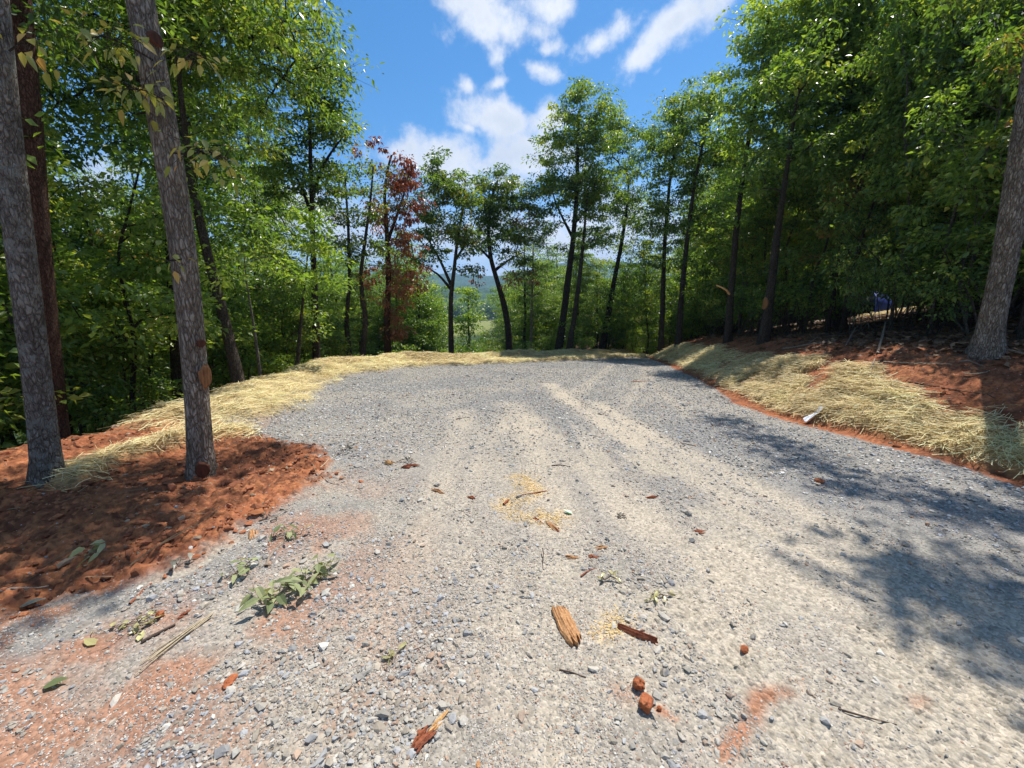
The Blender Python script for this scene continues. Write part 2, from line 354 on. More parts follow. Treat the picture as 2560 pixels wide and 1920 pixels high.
# fine surface lookup for things lying on the ground (adds the sheet's relief)
def surf(x, y):
    x = np.atleast_1d(np.asarray(x, float)); y = np.atleast_1d(np.asarray(y, float))
    a = np.arctan2(x, y); rr = np.hypot(x, y)
    ai = np.clip((a-ang[0])/(ang[1]-ang[0]), 0, 999.999); i0 = ai.astype(int); fa = ai-i0
    ri = np.interp(rr, rad, np.arange(NR)); j0 = np.clip(ri.astype(int), 0, NR-2); fr = ri-j0
    Z = gzv.reshape(NR, NA)
    return (Z[j0, i0]*(1-fa)+Z[j0, i0+1]*fa)*(1-fr) + (Z[j0+1, i0]*(1-fa)+Z[j0+1, i0+1]*fa)*fr

# ------------------------------------------------------------------ loose stones, clods, straw, litter (uncountable)
def simple_mat(name, base, rough=0.85, noise=0.35, scale=60, attr=True, bump=0.3, spec=0.25):
    m = bpy.data.materials.new(name); m.use_nodes = True; t = NT(m.node_tree)
    o = t.n('ShaderNodeOutputMaterial'); b = t.n('ShaderNodeBsdfPrincipled', ins={'Roughness': rough, 'Specular IOR Level': spec})
    pos = t.n('ShaderNodeTexCoord').outputs['Object']
    n1 = t.n('ShaderNodeTexNoise', ins={'Vector': pos, 'Scale': scale, 'Detail': 5.0, 'Roughness': 0.65}).outputs[0]
    k = t.math('MULTIPLY_ADD', n1, 2*noise, 1-noise)
    ca = t.n('ShaderNodeAttribute', attribute_name='col').outputs[0] if attr else base
    cc = t.mix(1.0, ca, t.n('ShaderNodeCombineColor', ins={0: k, 1: k, 2: k}).outputs[0], 'MULTIPLY')
    m.node_tree.links.new(cc, b.inputs['Base Color'])
    bm = t.n('ShaderNodeBump', ins={'Strength': bump, 'Distance': 0.01, 'Height': n1})
    m.node_tree.links.new(bm.outputs[0], b.inputs['Normal']); m.node_tree.links.new(b.outputs[0], o.inputs[0]); return m
t_ = (1+5**0.5)/2
ICO = np.array([(-1,t_,0),(1,t_,0),(-1,-t_,0),(1,-t_,0),(0,-1,t_),(0,1,t_),(0,-1,-t_),(0,1,-t_),(t_,0,-1),(t_,0,1),(-t_,0,-1),(-t_,0,1)])/math.sqrt(1+t_*t_)
ICF = np.array([(0,11,5),(0,5,1),(0,1,7),(0,7,10),(0,10,11),(1,5,9),(5,11,4),(11,10,2),(10,7,6),(7,1,8),(3,9,4),(3,4,2),(3,2,6),(3,6,8),(3,8,9),(4,9,5),(2,4,11),(6,2,10),(8,6,7),(9,8,1)])
def rocks(name, X, Y, size, colr, mat, sink=0.3, flat=(0.40, 0.8), jit=0.40, shape=None):
    n = len(X); Z = surf(X, Y)
    SV, SF = shape or (ICO, ICF); nv = len(SV)
    V = SV[None]*(1 + rng.uniform(-jit, jit, (n, nv, 1))) + rng.normal(0, 0.11, (n, nv, 3))
    sc_ = np.stack([rng.uniform(0.8, 1.35, n), rng.uniform(0.6, 1.0, n), rng.uniform(*flat, n)], 1)
    V = V*sc_[:, None]*(size[:, None, None]/2)
    a = rng.uniform(0, 2*np.pi, n); tl = rng.normal(0, 0.25, n)
    ct, st = np.cos(tl)[:, None], np.sin(tl)[:, None]; y1 = V[..., 1]*ct - V[..., 2]*st; z1 = V[..., 1]*st + V[..., 2]*ct
    ca, sa = np.cos(a)[:, None], np.sin(a)[:, None]
    W = np.stack([V[..., 0]*ca - y1*sa + X[:, None], V[..., 0]*sa + y1*ca + Y[:, None], z1 + (Z + size*sc_[:, 2]*(0.5-sink))[:, None]], -1)
    F = (SF[None] + (np.arange(n)*nv)[:, None, None]).reshape(-1, 3)
    return mesh(name, W.reshape(-1, 3), F, mat, False, {'col': ('FACE', np.repeat(colr, len(SF), axis=0))})
def wedge(n, r0, r1, amax=63, power=1.0):
    """points whose density per area falls with distance"""
    rr = r0*(r1/r0)**rng.random(n) if power == 0 else r0 + (r1-r0)*rng.random(n)
    a = np.radians(rng.uniform(-amax, amax, n)); return rr*np.sin(a), rr*np.cos(a), rr
x, y, rr = wedge(380000, 0.75, 18.0, power=0)
Ms = masks(x, y)
pden = (1-0.92*Ms['tread'])*(1-0.93*Ms['dust'])*(1-0.65*Ms['red'])*sstep(fbm(x*2.6, y*2.6, 101, 4), 0.30, 0.62)
pden = np.maximum(pden, 0.055*(1-.8*Ms['tread']))*(1-Ms['soil'])*(1-0.92*Ms['s1'])
pden = np.where(Ms['soil'] > 0.3, 0.006, pden)*(Ms['F'][0] < 0.1)
k = rng.random(len(x)) < pden*0.56
x, y, rr = x[k], y[k], rr[k]
sz = np.clip(rng.lognormal(math.log(0.0098), 0.55, len(x)), 0.004, 0.055)*(1 + 0.9*sstep(rr, 2.5, 12))
g = rng.random(len(x)); cl = np.zeros((len(x), 3))
val = rng.uniform(0.22, 0.46, len(x))
val *= 1.04; cl[:] = np.stack([val*1.06, val*.98, val*0.86], 1)
mm = g < np.where(rr > 4, 0.42, 0.25); cl[mm] = np.stack([val*0.84, val*0.86, val*0.91], 1)[mm]
mm = g > 0.91; cl[mm] = np.stack([val*1.45, val*1.38, val*1.24], 1)[mm]; mm = (g > .62) & (g < .80); cl[mm] = np.stack([val*1.0, val*.84, val*.66], 1)[mm]
mm = (g > 0.80) & (g < 0.86); cl[mm] = np.stack([val*1.05, val*0.66, val*0.45], 1)[mm]
dmix = np.clip(masks(x, y)['dust'], 0, 1)[:, None]*0.55
cl = cl*(1-dmix) + np.array([0.41, 0.37, 0.30])*dmix
cl = np.clip(cl, 0, 0.72)
MR = simple_mat('crushed_stone', None, 0.9, 0.25, 120)
x2, y2, r2 = wedge(330000, 0.8, 9.0, power=0); Mf = masks(x2, y2)
k = rng.random(len(x2)) < (0.20 + 0.8*sstep(fbm(x2*3.3, y2*3.3, 103, 4), 0.36, 0.6))*(1-.6*Mf['dust'])*(1-.9*Mf['tread'])*(1-Mf['soil']*.93)*(1-Mf['s1'])*.62
x2, y2, r2 = x2[k], y2[k], r2[k]; v2 = rng.uniform(.24, .58, len(x2)); tint = np.where(rng.random((len(x2), 1)) < .1, [[1.1, .62, .42]], [[1.05, .98, .88]])
OCT = None; OCT = (np.array([(1,0,0),(-1,0,0),(0,1,0),(0,-1,0),(0,0,1),(0,0,-1.)]), np.array([(0,2,4),(2,1,4),(1,3,4),(3,0,4),(2,0,5),(1,2,5),(3,1,5),(0,3,5)]))
tag(obj('grit', rocks('grit', x2, y2, rng.uniform(.004, .0085, len(x2))*(1+.12*r2), np.clip(v2[:, None]*tint, 0, .7), MR, sink=.25, shape=OCT)), 'fine grit and chippings pressed into the dusty drive', 'gravel', kind='stuff')
x3, y3, r3 = wedge(170000, 4.2, 17.5, amax=56); Mf = masks(x3, y3)
k = rng.random(len(x3)) < (1-.85*Mf['dust'])*(1-Mf['soil'])*(1-Mf['s1'])*(Mf['F'][0] < 0)*np.clip(r3/14, .3, 1)
x3, y3, r3 = x3[k], y3[k], r3[k]; v3 = rng.uniform(.18, .58, len(x3)); c3 = np.stack([v3*1.04, v3*.99, v3*.91], 1); mm = rng.random(len(x3)) < .12; c3[mm] *= 1.4
tag(obj('far_gravel', rocks('far_gravel', x3, y3, rng.uniform(.016, .036, len(x3)), np.clip(c3, 0, .75), MR, sink=.2, shape=OCT)), 'sparkling grey crushed stone on the far half of the drive', 'gravel', kind='stuff')
tag(obj('gravel', rocks('gravel', x, y, sz, cl, MR)), 'loose crushed grey stones scattered over the drive', 'gravel', kind='stuff')
# clay clods
x, y, rr = wedge(90000, 1.4, 14.0, amax=64, power=0)
Ms = masks(x, y); e = Ms['F'][2]; d = Ms['F'][0]
pd = np.maximum(Ms['inred'], .10*np.exp(-(np.abs(pl_dist(x, y, REDL)[0])/.35)**2))*(d < 0.8)*0.38 + sstep(e, 0.0, 0.1)*(1-sstep(e, 2.6, 3.6))*0.20
pd = pd*(1-0.8*np.clip(Ms['s1']+Ms['s2'], 0, 1))*sstep(fbm(x*3, y*3, 111, 3), 0.32, 0.6)
k = rng.random(len(x)) < pd; x, y, rr = x[k], y[k], rr[k]
sz = np.clip(rng.lognormal(math.log(0.024), 0.55, len(x)), 0.008, 0.10)
v_ = rng.uniform(0.65, 1.5, len(x))[:, None]; cl = np.array([0.25, 0.092, 0.044])*v_
mm = rng.random(len(x)) < 0.10; cl[mm] = np.array([0.36, 0.26, 0.17])*v_[mm]*.8; mm = rng.random(len(x)) < 0.12; cl[mm] = np.array([0.34, 0.13, 0.055])*v_[mm]
MCL = simple_mat('clay_clod', None, 0.95, 0.3, 60)
tag(obj('soil_clods', rocks('soil_clods', x, y, sz, cl, MCL, jit=0.4)), 'crumbly red clay lumps over the bare soil', 'soil', kind='stuff')

def blades(name, X, Y, length, width, colr, mat, heading, pitch, lift, curl=0.35, seg=3):
    n = len(X); Z = surf(X, Y) + lift
    ts = np.linspace(-0.5, 0.5, seg+1)
    hd = heading[:, None] + curl*rng.normal(0, 1, n)[:, None]*(ts[None]*1.0)
    dx = np.cos(hd); dy = np.sin(hd)
    px = X[:, None] + length[:, None]*np.cumsum(np.concatenate([np.full((n, 1), -0.5), np.full((n, seg), 1/seg)], 1), 1)*dx
    py = Y[:, None] + length[:, None]*np.cumsum(np.concatenate([np.full((n, 1), -0.5), np.full((n, seg), 1/seg)], 1), 1)*dy
    bow = rng.uniform(-0.02, 0.10, n)
    pz = Z[:, None] + length[:, None]*(np.sin(pitch)[:, None]*ts[None] + bow[:, None]*(1-4*ts[None]**2))
    gzz = surf(px.ravel(), py.ravel()).reshape(px.shape); pz = np.maximum(pz, gzz + 0.004)
    tw = rng.uniform(-0.9, 0.9, n)[:, None]
    sx = -dy*np.cos(tw); sy = dx*np.cos(tw); szz = np.sin(tw)*np.ones_like(dx)
    hw = width[:, None]*0.5
    Lf = np.stack([px+sx*hw, py+sy*hw, pz+szz*hw], -1); Rt = np.stack([px-sx*hw, py-sy*hw, pz-szz*hw], -1)
    V = np.stack([Lf, Rt], 2).reshape(n, -1, 3); b = (np.arange(n)*(2*(seg+1)))[:, None, None]
    q = np.array([[2*i, 2*i+1, 2*i+3, 2*i+2] for i in range(seg)])[None] + b
    return mesh(name, V.reshape(-1, 3), q.reshape(-1, 4), mat, False, {'col': ('FACE', np.repeat(colr, seg, axis=0))})
def m_straw():
    m = bpy.data.materials.new('straw'); m.use_nodes = True; t = NT(m.node_tree)
    o = t.n('ShaderNodeOutputMaterial'); ca = t.n('ShaderNodeAttribute', attribute_name='col').outputs[0]
    b = t.n('ShaderNodeBsdfPrincipled', ins={'Base Color': ca, 'Roughness': 0.55, 'Specular IOR Level': 0.3})
    tr = t.n('ShaderNodeBsdfTranslucent', ins={0: ca}); mx = t.n('ShaderNodeMixShader', ins={0: 0.25, 1: b.outputs[0], 2: tr.outputs[0]})
    m.node_tree.links.new(mx.outputs[0], o.inputs[0]); return m
MST = m_straw()
def scatter_where(n, box, fn):
    x = rng.uniform(box[0], box[1], n); y = rng.uniform(box[2], box[3], n); k = rng.random(n) < fn(x, y); return x[k], y[k]
def str_left(x, y):
    F = fields(x, y); s1, s2 = straw_mask(x, y, F); return s1*(F[0] < 0.6)
def str_right(x, y):
    F = fields(x, y); s1, s2 = straw_mask(x, y, F); return s2
xs, ys = [], []
for n, bx, fn in [(60000, (-6.5, 7.5, 3.0, 9.0), str_left), (150000, (-7, 7.5, 9.0, 21.0), str_left), (110000, (2.5, 9, 2.0, 9.0), str_right), (60000, (3, 10, 9, 21), str_right)]:
    a, b = scatter_where(n, bx, fn); xs.append(a); ys.append(b)
# loose tail between the two near trunks and stray stalks
def tailf(x, y):
    d, a = pl_dist(x, y, STRAWTAIL); return np.exp(-(d/0.16)**2)
a, b = scatter_where(16000, (-6, -2, 3, 6.5), tailf); xs.append(a); ys.append(b)
x = np.concatenate(xs); y = np.concatenate(ys); n = len(x); rr = np.hypot(x, y)
slope_dir = np.where(x > 2.2, np.pi*0.98, np.pi*0.25)
hd = slope_dir + 3.4*(fbm(x*1.6, y*1.6, 121, 3)-0.5) + rng.normal(0, 0.62, n)
L = rng.uniform(0.10, 0.34, n); wd = rng.uniform(0.003, 0.0055, n)*(1 + 0.10*np.clip(rr-4, 0, 12))
v_ = rng.uniform(0.7, 1.25, n)[:, None]; v_ *= (0.72 + 0.56*fbm(x*1.4, y*1.4, 123, 3))[:, None]; cl = np.array([0.86, 0.70, 0.385])*v_
mm = rng.random(n) < 0.22; cl[mm] = np.array([0.74, 0.66, 0.39])*v_[mm]; mm = rng.random(n) < 0.10; cl[mm] = np.array([0.42, 0.28, 0.12])*v_[mm]
tag(obj('straw', blades('straw', x, y, L, wd, np.clip(cl, 0, .9), MST, hd, rng.normal(0, 0.18, n), rng.uniform(0.004, 0.045, n))),
    'golden straw mulch spread along the clearing edge and bank', 'straw', kind='stuff')
# sawdust flakes
x, y = scatter_where(90000, (-0.4, 1.2, 1.6, 4.5), lambda x, y: soft(x, y, SAW)*0.25)
n = len(x); cl = np.array([0.78, 0.56, 0.24])*rng.uniform(0.6, 1.2, n)[:, None]
tag(obj('sawdust', blades('sawdust', x, y, rng.uniform(0.006, 0.02, n), rng.uniform(0.003, 0.006, n), np.clip(cl, 0, .85), MST, rng.uniform(0, 6.28, n), rng.normal(0, .3, n), np.full(n, .003), seg=1)),
    'yellow sawdust strewn on the gravel', 'sawdust', kind='stuff')
# leaf litter and twigs under the trees
def litf(x, y):
    M_ = masks(x, y); return np.clip(M_['litter'] + 0.35*sstep(M_['F'][2], 1.6, 2.4), 0, 1)*0.8
xs = []; ys = []
for n, bx in [(26000, (3, 14, 1.5, 9)), (22000, (3, 24, 9, 22)), (14000, (-12, 0, 3, 20))]:
    a, b = scatter_where(n, bx, litf); xs.append(a); ys.append(b)
x = np.concatenate(xs); y = np.concatenate(ys); n = len(x)
cl = np.array([0.16, 0.095, 0.055])*rng.uniform(0.4, 2.0, n)[:, None]
tag(obj('leaf_litter', blades('leaf_litter', x, y, rng.uniform(0.05, 0.12, n), rng.uniform(0.03, 0.06, n), cl, MST, rng.uniform(0, 6.28, n), rng.normal(0, .3, n), rng.uniform(.004, .03, n), seg=2)),
    'brown fallen leaves covering the shaded woodland floor', 'leaf litter', kind='stuff')
def twf(x, y):
    M_ = masks(x, y); e = M_['F'][2]; return np.clip(sstep(e, 1.2, 2.0)*(1-sstep(e, 5, 9)) + M_['inred']*(M_['F'][0] < 0.5)*0.5, 0, 1)
x, y = scatter_where(2600, (-7, 13, 1.5, 18), twf); n = len(x)
cl = np.array([0.22, 0.15, 0.09])*rng.uniform(0.5, 1.8, n)[:, None]
tag(obj('twigs', blades('twigs', x, y, rng.uniform(0.12, 0.6, n), rng.uniform(0.004, 0.012, n), cl, MST, rng.normal(0.2, 0.8, n), rng.normal(0, .12, n), rng.uniform(.004, .04, n), curl=.5, seg=4)),
    'fine grey and brown twigs littering the bare clay', 'twigs', kind='stuff')
# ------------------------------------------------------------------ trees
def m_leaf(name, stops, trans=0.38, tcol=(1.5, 1.55, 0.55), rough=0.36, spec=0.6, gain=1.0):
    stops = [(a, tuple(min(.6, q*gain) for q in b)) for a, b in stops]
    m = bpy.data.materials.new(name); m.use_nodes = True; t = NT(m.node_tree)
    o = t.n('ShaderNodeOutputMaterial'); v = t.n('ShaderNodeAttribute', attribute_name='v').outputs['Fac']
    c = t.ramp(v, stops)
    b = t.n('ShaderNodeBsdfPrincipled', ins={'Base Color': c, 'Roughness': rough, 'Specular IOR Level': spec})
    c2 = t.mix(1.0, c, (*tcol, 1), 'MULTIPLY')
    tr = t.n('ShaderNodeBsdfTranslucent', ins={0: c2}); mx = t.n('ShaderNodeMixShader', ins={0: trans, 1: b.outputs[0], 2: tr.outputs[0]})
    m.node_tree.links.new(mx.outputs[0], o.inputs[0]); return m
def m_bark(name, dark, mid, light, scale=26, zs=0.35, lichen=0.0, bump=1.0):
    m = bpy.data.materials.new(name); m.use_nodes = True; t = NT(m.node_tree)
    o = t.n('ShaderNodeOutputMaterial'); b = t.n('ShaderNodeBsdfPrincipled', ins={'Roughness': 0.9, 'Specular IOR Level': 0.2})
    pos = t.n('ShaderNodeTexCoord').outputs['Object']
    mp = t.n('ShaderNodeMapping', ins={0: pos, 3: (1, 1, zs)}).outputs[0]
    wn = t.n('ShaderNodeTexNoise', ins={'Vector': mp, 'Scale': scale*0.6, 'Detail': 3.0}).outputs[1]
    wv = t.n('ShaderNodeVectorMath', operation='MULTIPLY_ADD', ins={0: wn, 1: (0.06, 0.06, 0.06), 2: mp}).outputs[0]
    vo = t.n('ShaderNodeTexVoronoi', feature='DISTANCE_TO_EDGE', ins={'Vector': wv, 'Scale': scale*1.25}).outputs['Distance']
    mp2 = t.n('ShaderNodeMapping', ins={0: pos, 3: (1, 1, zs*.75)}).outputs[0]
    rn = t.n('ShaderNodeTexNoise', ins={'Vector': mp2, 'Scale': scale*0.7, 'Detail': 4.0, 'Roughness': .65, 'Distortion': 1.0}).outputs[0]
    fur = t.smooth(t.math('ABSOLUTE', t.math('SUBTRACT', rn, .5)), 0.0, 0.085)
    n1 = t.n('ShaderNodeTexNoise', ins={'Vector': mp, 'Scale': scale*3.5, 'Detail': 6.0, 'Roughness': 0.7}).outputs[0]
    n2 = t.n('ShaderNodeTexNoise', ins={'Vector': pos, 'Scale': 3.2, 'Detail': 5.0, 'Roughness': .6}).outputs[0]
    pl = t.math('MULTIPLY', t.math('MULTIPLY_ADD', t.smooth(vo, -0.03, 0.20), .68, .32), t.math('MULTIPLY_ADD', fur, .55, .45))
    h = t.math('MULTIPLY', pl, t.math('MULTIPLY_ADD', n1, 0.9, 0.5))
    c = t.ramp(h, [(0.10, dark), (0.45, mid), (0.92, light)])
    k = t.math('MULTIPLY_ADD', n2, 1.5, 0.25)
    c = t.mix(0.8, c, t.n('ShaderNodeCombineColor', ins={0: k, 1: k, 2: k}).outputs[0], 'MULTIPLY')
    if lichen:
        n3 = t.n('ShaderNodeTexNoise', ins={'Vector': pos, 'Scale': 9.0, 'Detail': 7.0, 'Roughness': 0.7}).outputs[0]
        c = t.mix(t.math('MULTIPLY', t.smooth(n3, 0.50, 0.60), lichen), c, (0.36, 0.37, 0.33, 1))
    m.node_tree.links.new(c, b.inputs['Base Color'])
    bm = t.n('ShaderNodeBump', ins={'Strength': bump, 'Distance': 0.05, 'Height': h})
    m.node_tree.links.new(bm.outputs[0], b.inputs['Normal']); m.node_tree.links.new(b.outputs[0], o.inputs[0]); return m
GREEN = m_leaf('oak_leaves', [(0.0, (0.038, 0.078, 0.021)), (0.42, (0.098, 0.160, 0.036)), (0.8, (0.19, 0.26, 0.052)), (1.0, (0.31, 0.31, 0.07))], trans=.5, gain=1.32)
LGREEN = m_leaf('bright_leaves', [(0.0, (0.062, 0.12, 0.028)), (0.5, (0.15, 0.235, 0.048)), (1.0, (0.30, 0.36, 0.075))], trans=.5, gain=1.28)
OLIVE = m_leaf('olive_leaves', [(0.0, (0.05, 0.095, 0.024)), (0.5, (0.12, 0.185, 0.045)), (0.85, (0.20, 0.235, 0.055)), (1.0, (0.26, 0.14, 0.045))], trans=.48, gain=1.25)
REDL_M = m_leaf('dead_leaves', [(0.0, (0.21, 0.060, 0.036)), (0.35, (0.30, 0.125, 0.058)), (0.7, (0.36, 0.165, 0.075)), (1.0, (0.24, 0.22, 0.06))], tcol=(1.4, 0.9, 0.6))
YELLOW = m_leaf('yellowing_leaves', [(0.0, (0.22, 0.27, 0.06)), (0.5, (0.42, 0.40, 0.10)), (0.85, (0.55, 0.44, 0.13)), (1.0, (0.48, 0.26, 0.10))], tcol=(1.3, 1.3, 0.5))
PINEM = m_leaf('pine_needles', [(0.0, (0.030, 0.060, 0.016)), (1.0, (0.085, 0.125, 0.030))], trans=0.2)
BK_GREY = m_bark('grey_bark', (0.075, 0.055, 0.040), (0.29, 0.235, 0.185), (0.56, 0.49, 0.41), 31, 0.27)
BK_LICH = m_bark('lichen_bark', (0.060, 0.050, 0.042), (0.22, 0.19, 0.16), (0.42, 0.38, 0.33), 30, 0.36, lichen=0.8)
BK_RED = m_bark('reddish_bark', (0.030, 0.016, 0.011), (0.105, 0.052, 0.034), (0.19, 0.105, 0.070), 34, 0.30)
BK_BROWN = m_bark('brown_bark', (0.022, 0.017, 0.013), (0.095, 0.073, 0.056), (0.19, 0.155, 0.125), 44, 0.28)
BK_DARK = m_bark('dark_bark', (0.014, 0.011, 0.009), (0.050, 0.039, 0.031), (0.11, 0.09, 0.072), 28, 0.3)
BK_PALE = m_bark('pale_bark', (0.07, 0.06, 0.05), (0.19, 0.17, 0.145), (0.33, 0.30, 0.26), 40, 0.3)

def resample(P, step):
    P = np.asarray(P, float); L = np.concatenate([[0], np.cumsum(np.linalg.norm(np.diff(P, axis=0), axis=1))])
    n = max(3, int(L[-1]/step)+1); s = np.linspace(0, L[-1], n)
    Q = np.stack([np.interp(s, L, P[:, i]) for i in range(3)], 1)
    for _ in range(max(1, int(len(Q)/12))): Q[1:-1] = 0.25*Q[:-2] + 0.5*Q[1:-1] + 0.25*Q[2:]
    return Q
def tube(P, rad_, sides, bump=0.0, seed=0, cap=True):
    P = np.asarray(P); n = len(P); T_ = np.gradient(P, axis=0); T_ /= np.linalg.norm(T_, axis=1)[:, None] + 1e-12
    ref = np.array([0.31, 0.17, 0.02]) if abs(T_[0][2]) > 0.7 else np.array([0.05, 0.02, 1.0])
    N = np.cross(T_, ref); N /= np.linalg.norm(N, axis=1)[:, None]; B = np.cross(T_, N)
    a = np.linspace(0, 2*np.pi, sides, endpoint=False)
    rr = np.asarray(rad_)[:, None]*np.ones((1, sides))
    if bump:
        hh = np.arange(n)[:, None]*0.35 + 0*a; rr = rr*(1 + bump*(vnoise(np.cos(a)[None]*1.3+5+hh*0.35+seed, np.sin(a)[None]*1.3+hh*0.22, seed)-0.5))
    V = P[:, None] + rr[..., None]*(np.cos(a)[None, :, None]*N[:, None] + np.sin(a)[None, :, None]*B[:, None])
    i = np.arange(n*sides).reshape(n, sides); j = np.roll(i, -1, 1)
    F = np.stack([i[:-1].ravel(), j[:-1].ravel(), j[1:].ravel(), i[1:].ravel()], 1)
    return V.reshape(-1, 3), F
def leafset(centers, rc, per, size, R_, cl_v, aspect=0.55, droop=0.25, updown=0.75, flat=0.62):
    n = len(centers)*per; ci = np.repeat(np.arange(len(centers)), per)
    off = R_.normal(0, 1, (n, 3)); off *= (R_.random((n, 1))**0.45)/np.linalg.norm(off, axis=1)[:, None]*1.15
    off *= np.array([1, 1, flat])*(rc[ci][:, None])
    P = centers[ci] + off
    nrm = R_.normal(0, 0.62, (n, 3)) + np.array([0, 0, updown]); nrm /= np.linalg.norm(nrm, axis=1)[:, None]
    ax = off + R_.normal(0, 0.22, (n, 3))*rc[ci][:, None]; ax[:, 2] -= droop*rc[ci]; ax -= nrm*np.sum(ax*nrm, 1)[:, None]; ax /= np.linalg.norm(ax, axis=1)[:, None]+1e-9
    sd = np.cross(nrm, ax); L = size*np.clip(R_.lognormal(0, 0.28, n), .4, 1.7)[:, None]; W = L*aspect*0.5*R_.uniform(0.8, 1.2, (n, 1))
    lift = W*R_.uniform(0.0, 0.5, (n, 1))
    mid = P + ax*L*0.42
    V = np.stack([P, mid + sd*W + nrm*lift, P + ax*L - np.array([0, 0, 1])*L*0.15, mid - sd*W + nrm*lift], 1)
    F = np.arange(n*4).reshape(n, 4)
    v = np.clip(cl_v[ci] + R_.normal(0, 0.16, n), 0, 1)
    return V.reshape(-1, 3), F, v
def skeleton(stems, centers, R_, zb=0.45):
    """grow limbs from the stems to every leaf cluster; returns branch verts, faces"""
    pos = []; par = []; rad_ = []
    for P, r in stems:
        b = len(pos)
        for i in range(len(P)): pos.append(P[i]); par.append(b+i-1 if i else -1); rad_.append(r[i])
    nst = len(pos); pos = [np.array(p) for p in pos]
    st = np.array(pos); d0 = np.min(np.linalg.norm(centers[:, None]-st[None], axis=2), axis=1) if len(centers)*len(st) < 4e6 else np.linalg.norm(centers-st.mean(0), axis=1)
    cap = nst + len(centers)*5 + 8; PA = np.zeros((cap, 3)); PA[:nst] = st; n = nst; depth = np.zeros(cap)
    tips = []
    zmin = st[:, 2].min(); zmax = st[:, 2].max()
    allow = np.zeros(cap, bool); allow[:nst] = st[:, 2] > zmin + 0.12*(zmax-zmin)
    for ci in np.argsort(d0):
        c = centers[ci]; dv = c - PA[:n]; dist = np.linalg.norm(dv, axis=1)
        cost = dist + zb*np.maximum(0, PA[:n, 2] - (c[2] - 0.25*dist)) + 100*(~allow[:n]) + 0.15*depth[:n]
        k = int(np.argmin(cost)); L = dist[k]; m = 2 if L < 0.5 else (3 if L < 1.2 else 5)
        prev = k
        for s in range(1, m+1):
            t = s/m; q = PA[k]*(1-t) + c*t + np.array([0, 0, 1])*L*0.14*math.sin(math.pi*t) + R_.normal(0, 0.035, 3)*L*(s < m)
            PA[n] = q; par.append(prev); rad_.append(0.0); depth[n] = depth[prev] + L/m; allow[n] = True; prev = n; n += 1
        tips.append(prev)
    cnt = np.zeros(n)
    for t_ in tips: cnt[t_] += 1
    for i in range(n-1, nst-1, -1): cnt[par[i]] += cnt[i]
    par = np.array(par); rb = 0.0055*np.maximum(cnt, 1)**0.47
    E = np.arange(nst, n); pa = par[E]
    ra = rb[E]*1.12; rp = np.where(pa < nst, ra*1.35, rb[pa]);
    rst = np.array(rad_[:nst]); cap_ = np.where(pa < nst, rst[np.minimum(pa, nst-1)]*0.8, 9.0); rp = np.minimum(rp, cap_); ra = np.minimum(ra, rp)
    A_ = PA[pa]; B_ = PA[E]; d = B_-A_; d /= np.linalg.norm(d, axis=1)[:, None]+1e-9
    ref = np.where(np.abs(d[:, 2:3]) > 0.8, np.array([[1., 0, 0]]), np.array([[0, 0, 1.]]))
    N = np.cross(d, ref); N /= np.linalg.norm(N, axis=1)[:, None]; Bn = np.cross(d, N)
    a = np.linspace(0, 2*np.pi, 5, endpoint=False); cs = np.cos(a)[None, :, None]; sn = np.sin(a)[None, :, None]
    Va = A_[:, None] + rp[:, None, None]*(cs*N[:, None] + sn*Bn[:, None]); Vb = (B_ + d*0.004)[:, None] + ra[:, None, None]*(cs*N[:, None] + sn*Bn[:, None])
    V = np.concatenate([Va, Vb], 1).reshape(-1, 3)
    i = np.arange(5); j = (i+1) % 5; q = np.stack([i, j, j+5, i+5], 1)
    F = (q[None] + (np.arange(len(E))*10)[:, None, None]).reshape(-1, 4)
    return V, F
def ell_points(R_, c, r, n, shell=0.55):
    d = R_.normal(0, 1, (n, 3)); d /= np.linalg.norm(d, axis=1)[:, None]
    return np.asarray(c) + d*np.asarray(r)*(R_.random((n, 1))**shell)
def join(parts):
    Vs = []; Fs = []; b = 0
    for V, F in parts: Vs.append(V); Fs.append(F + b); b += len(V)
    return np.concatenate(Vs), np.concatenate(Fs)
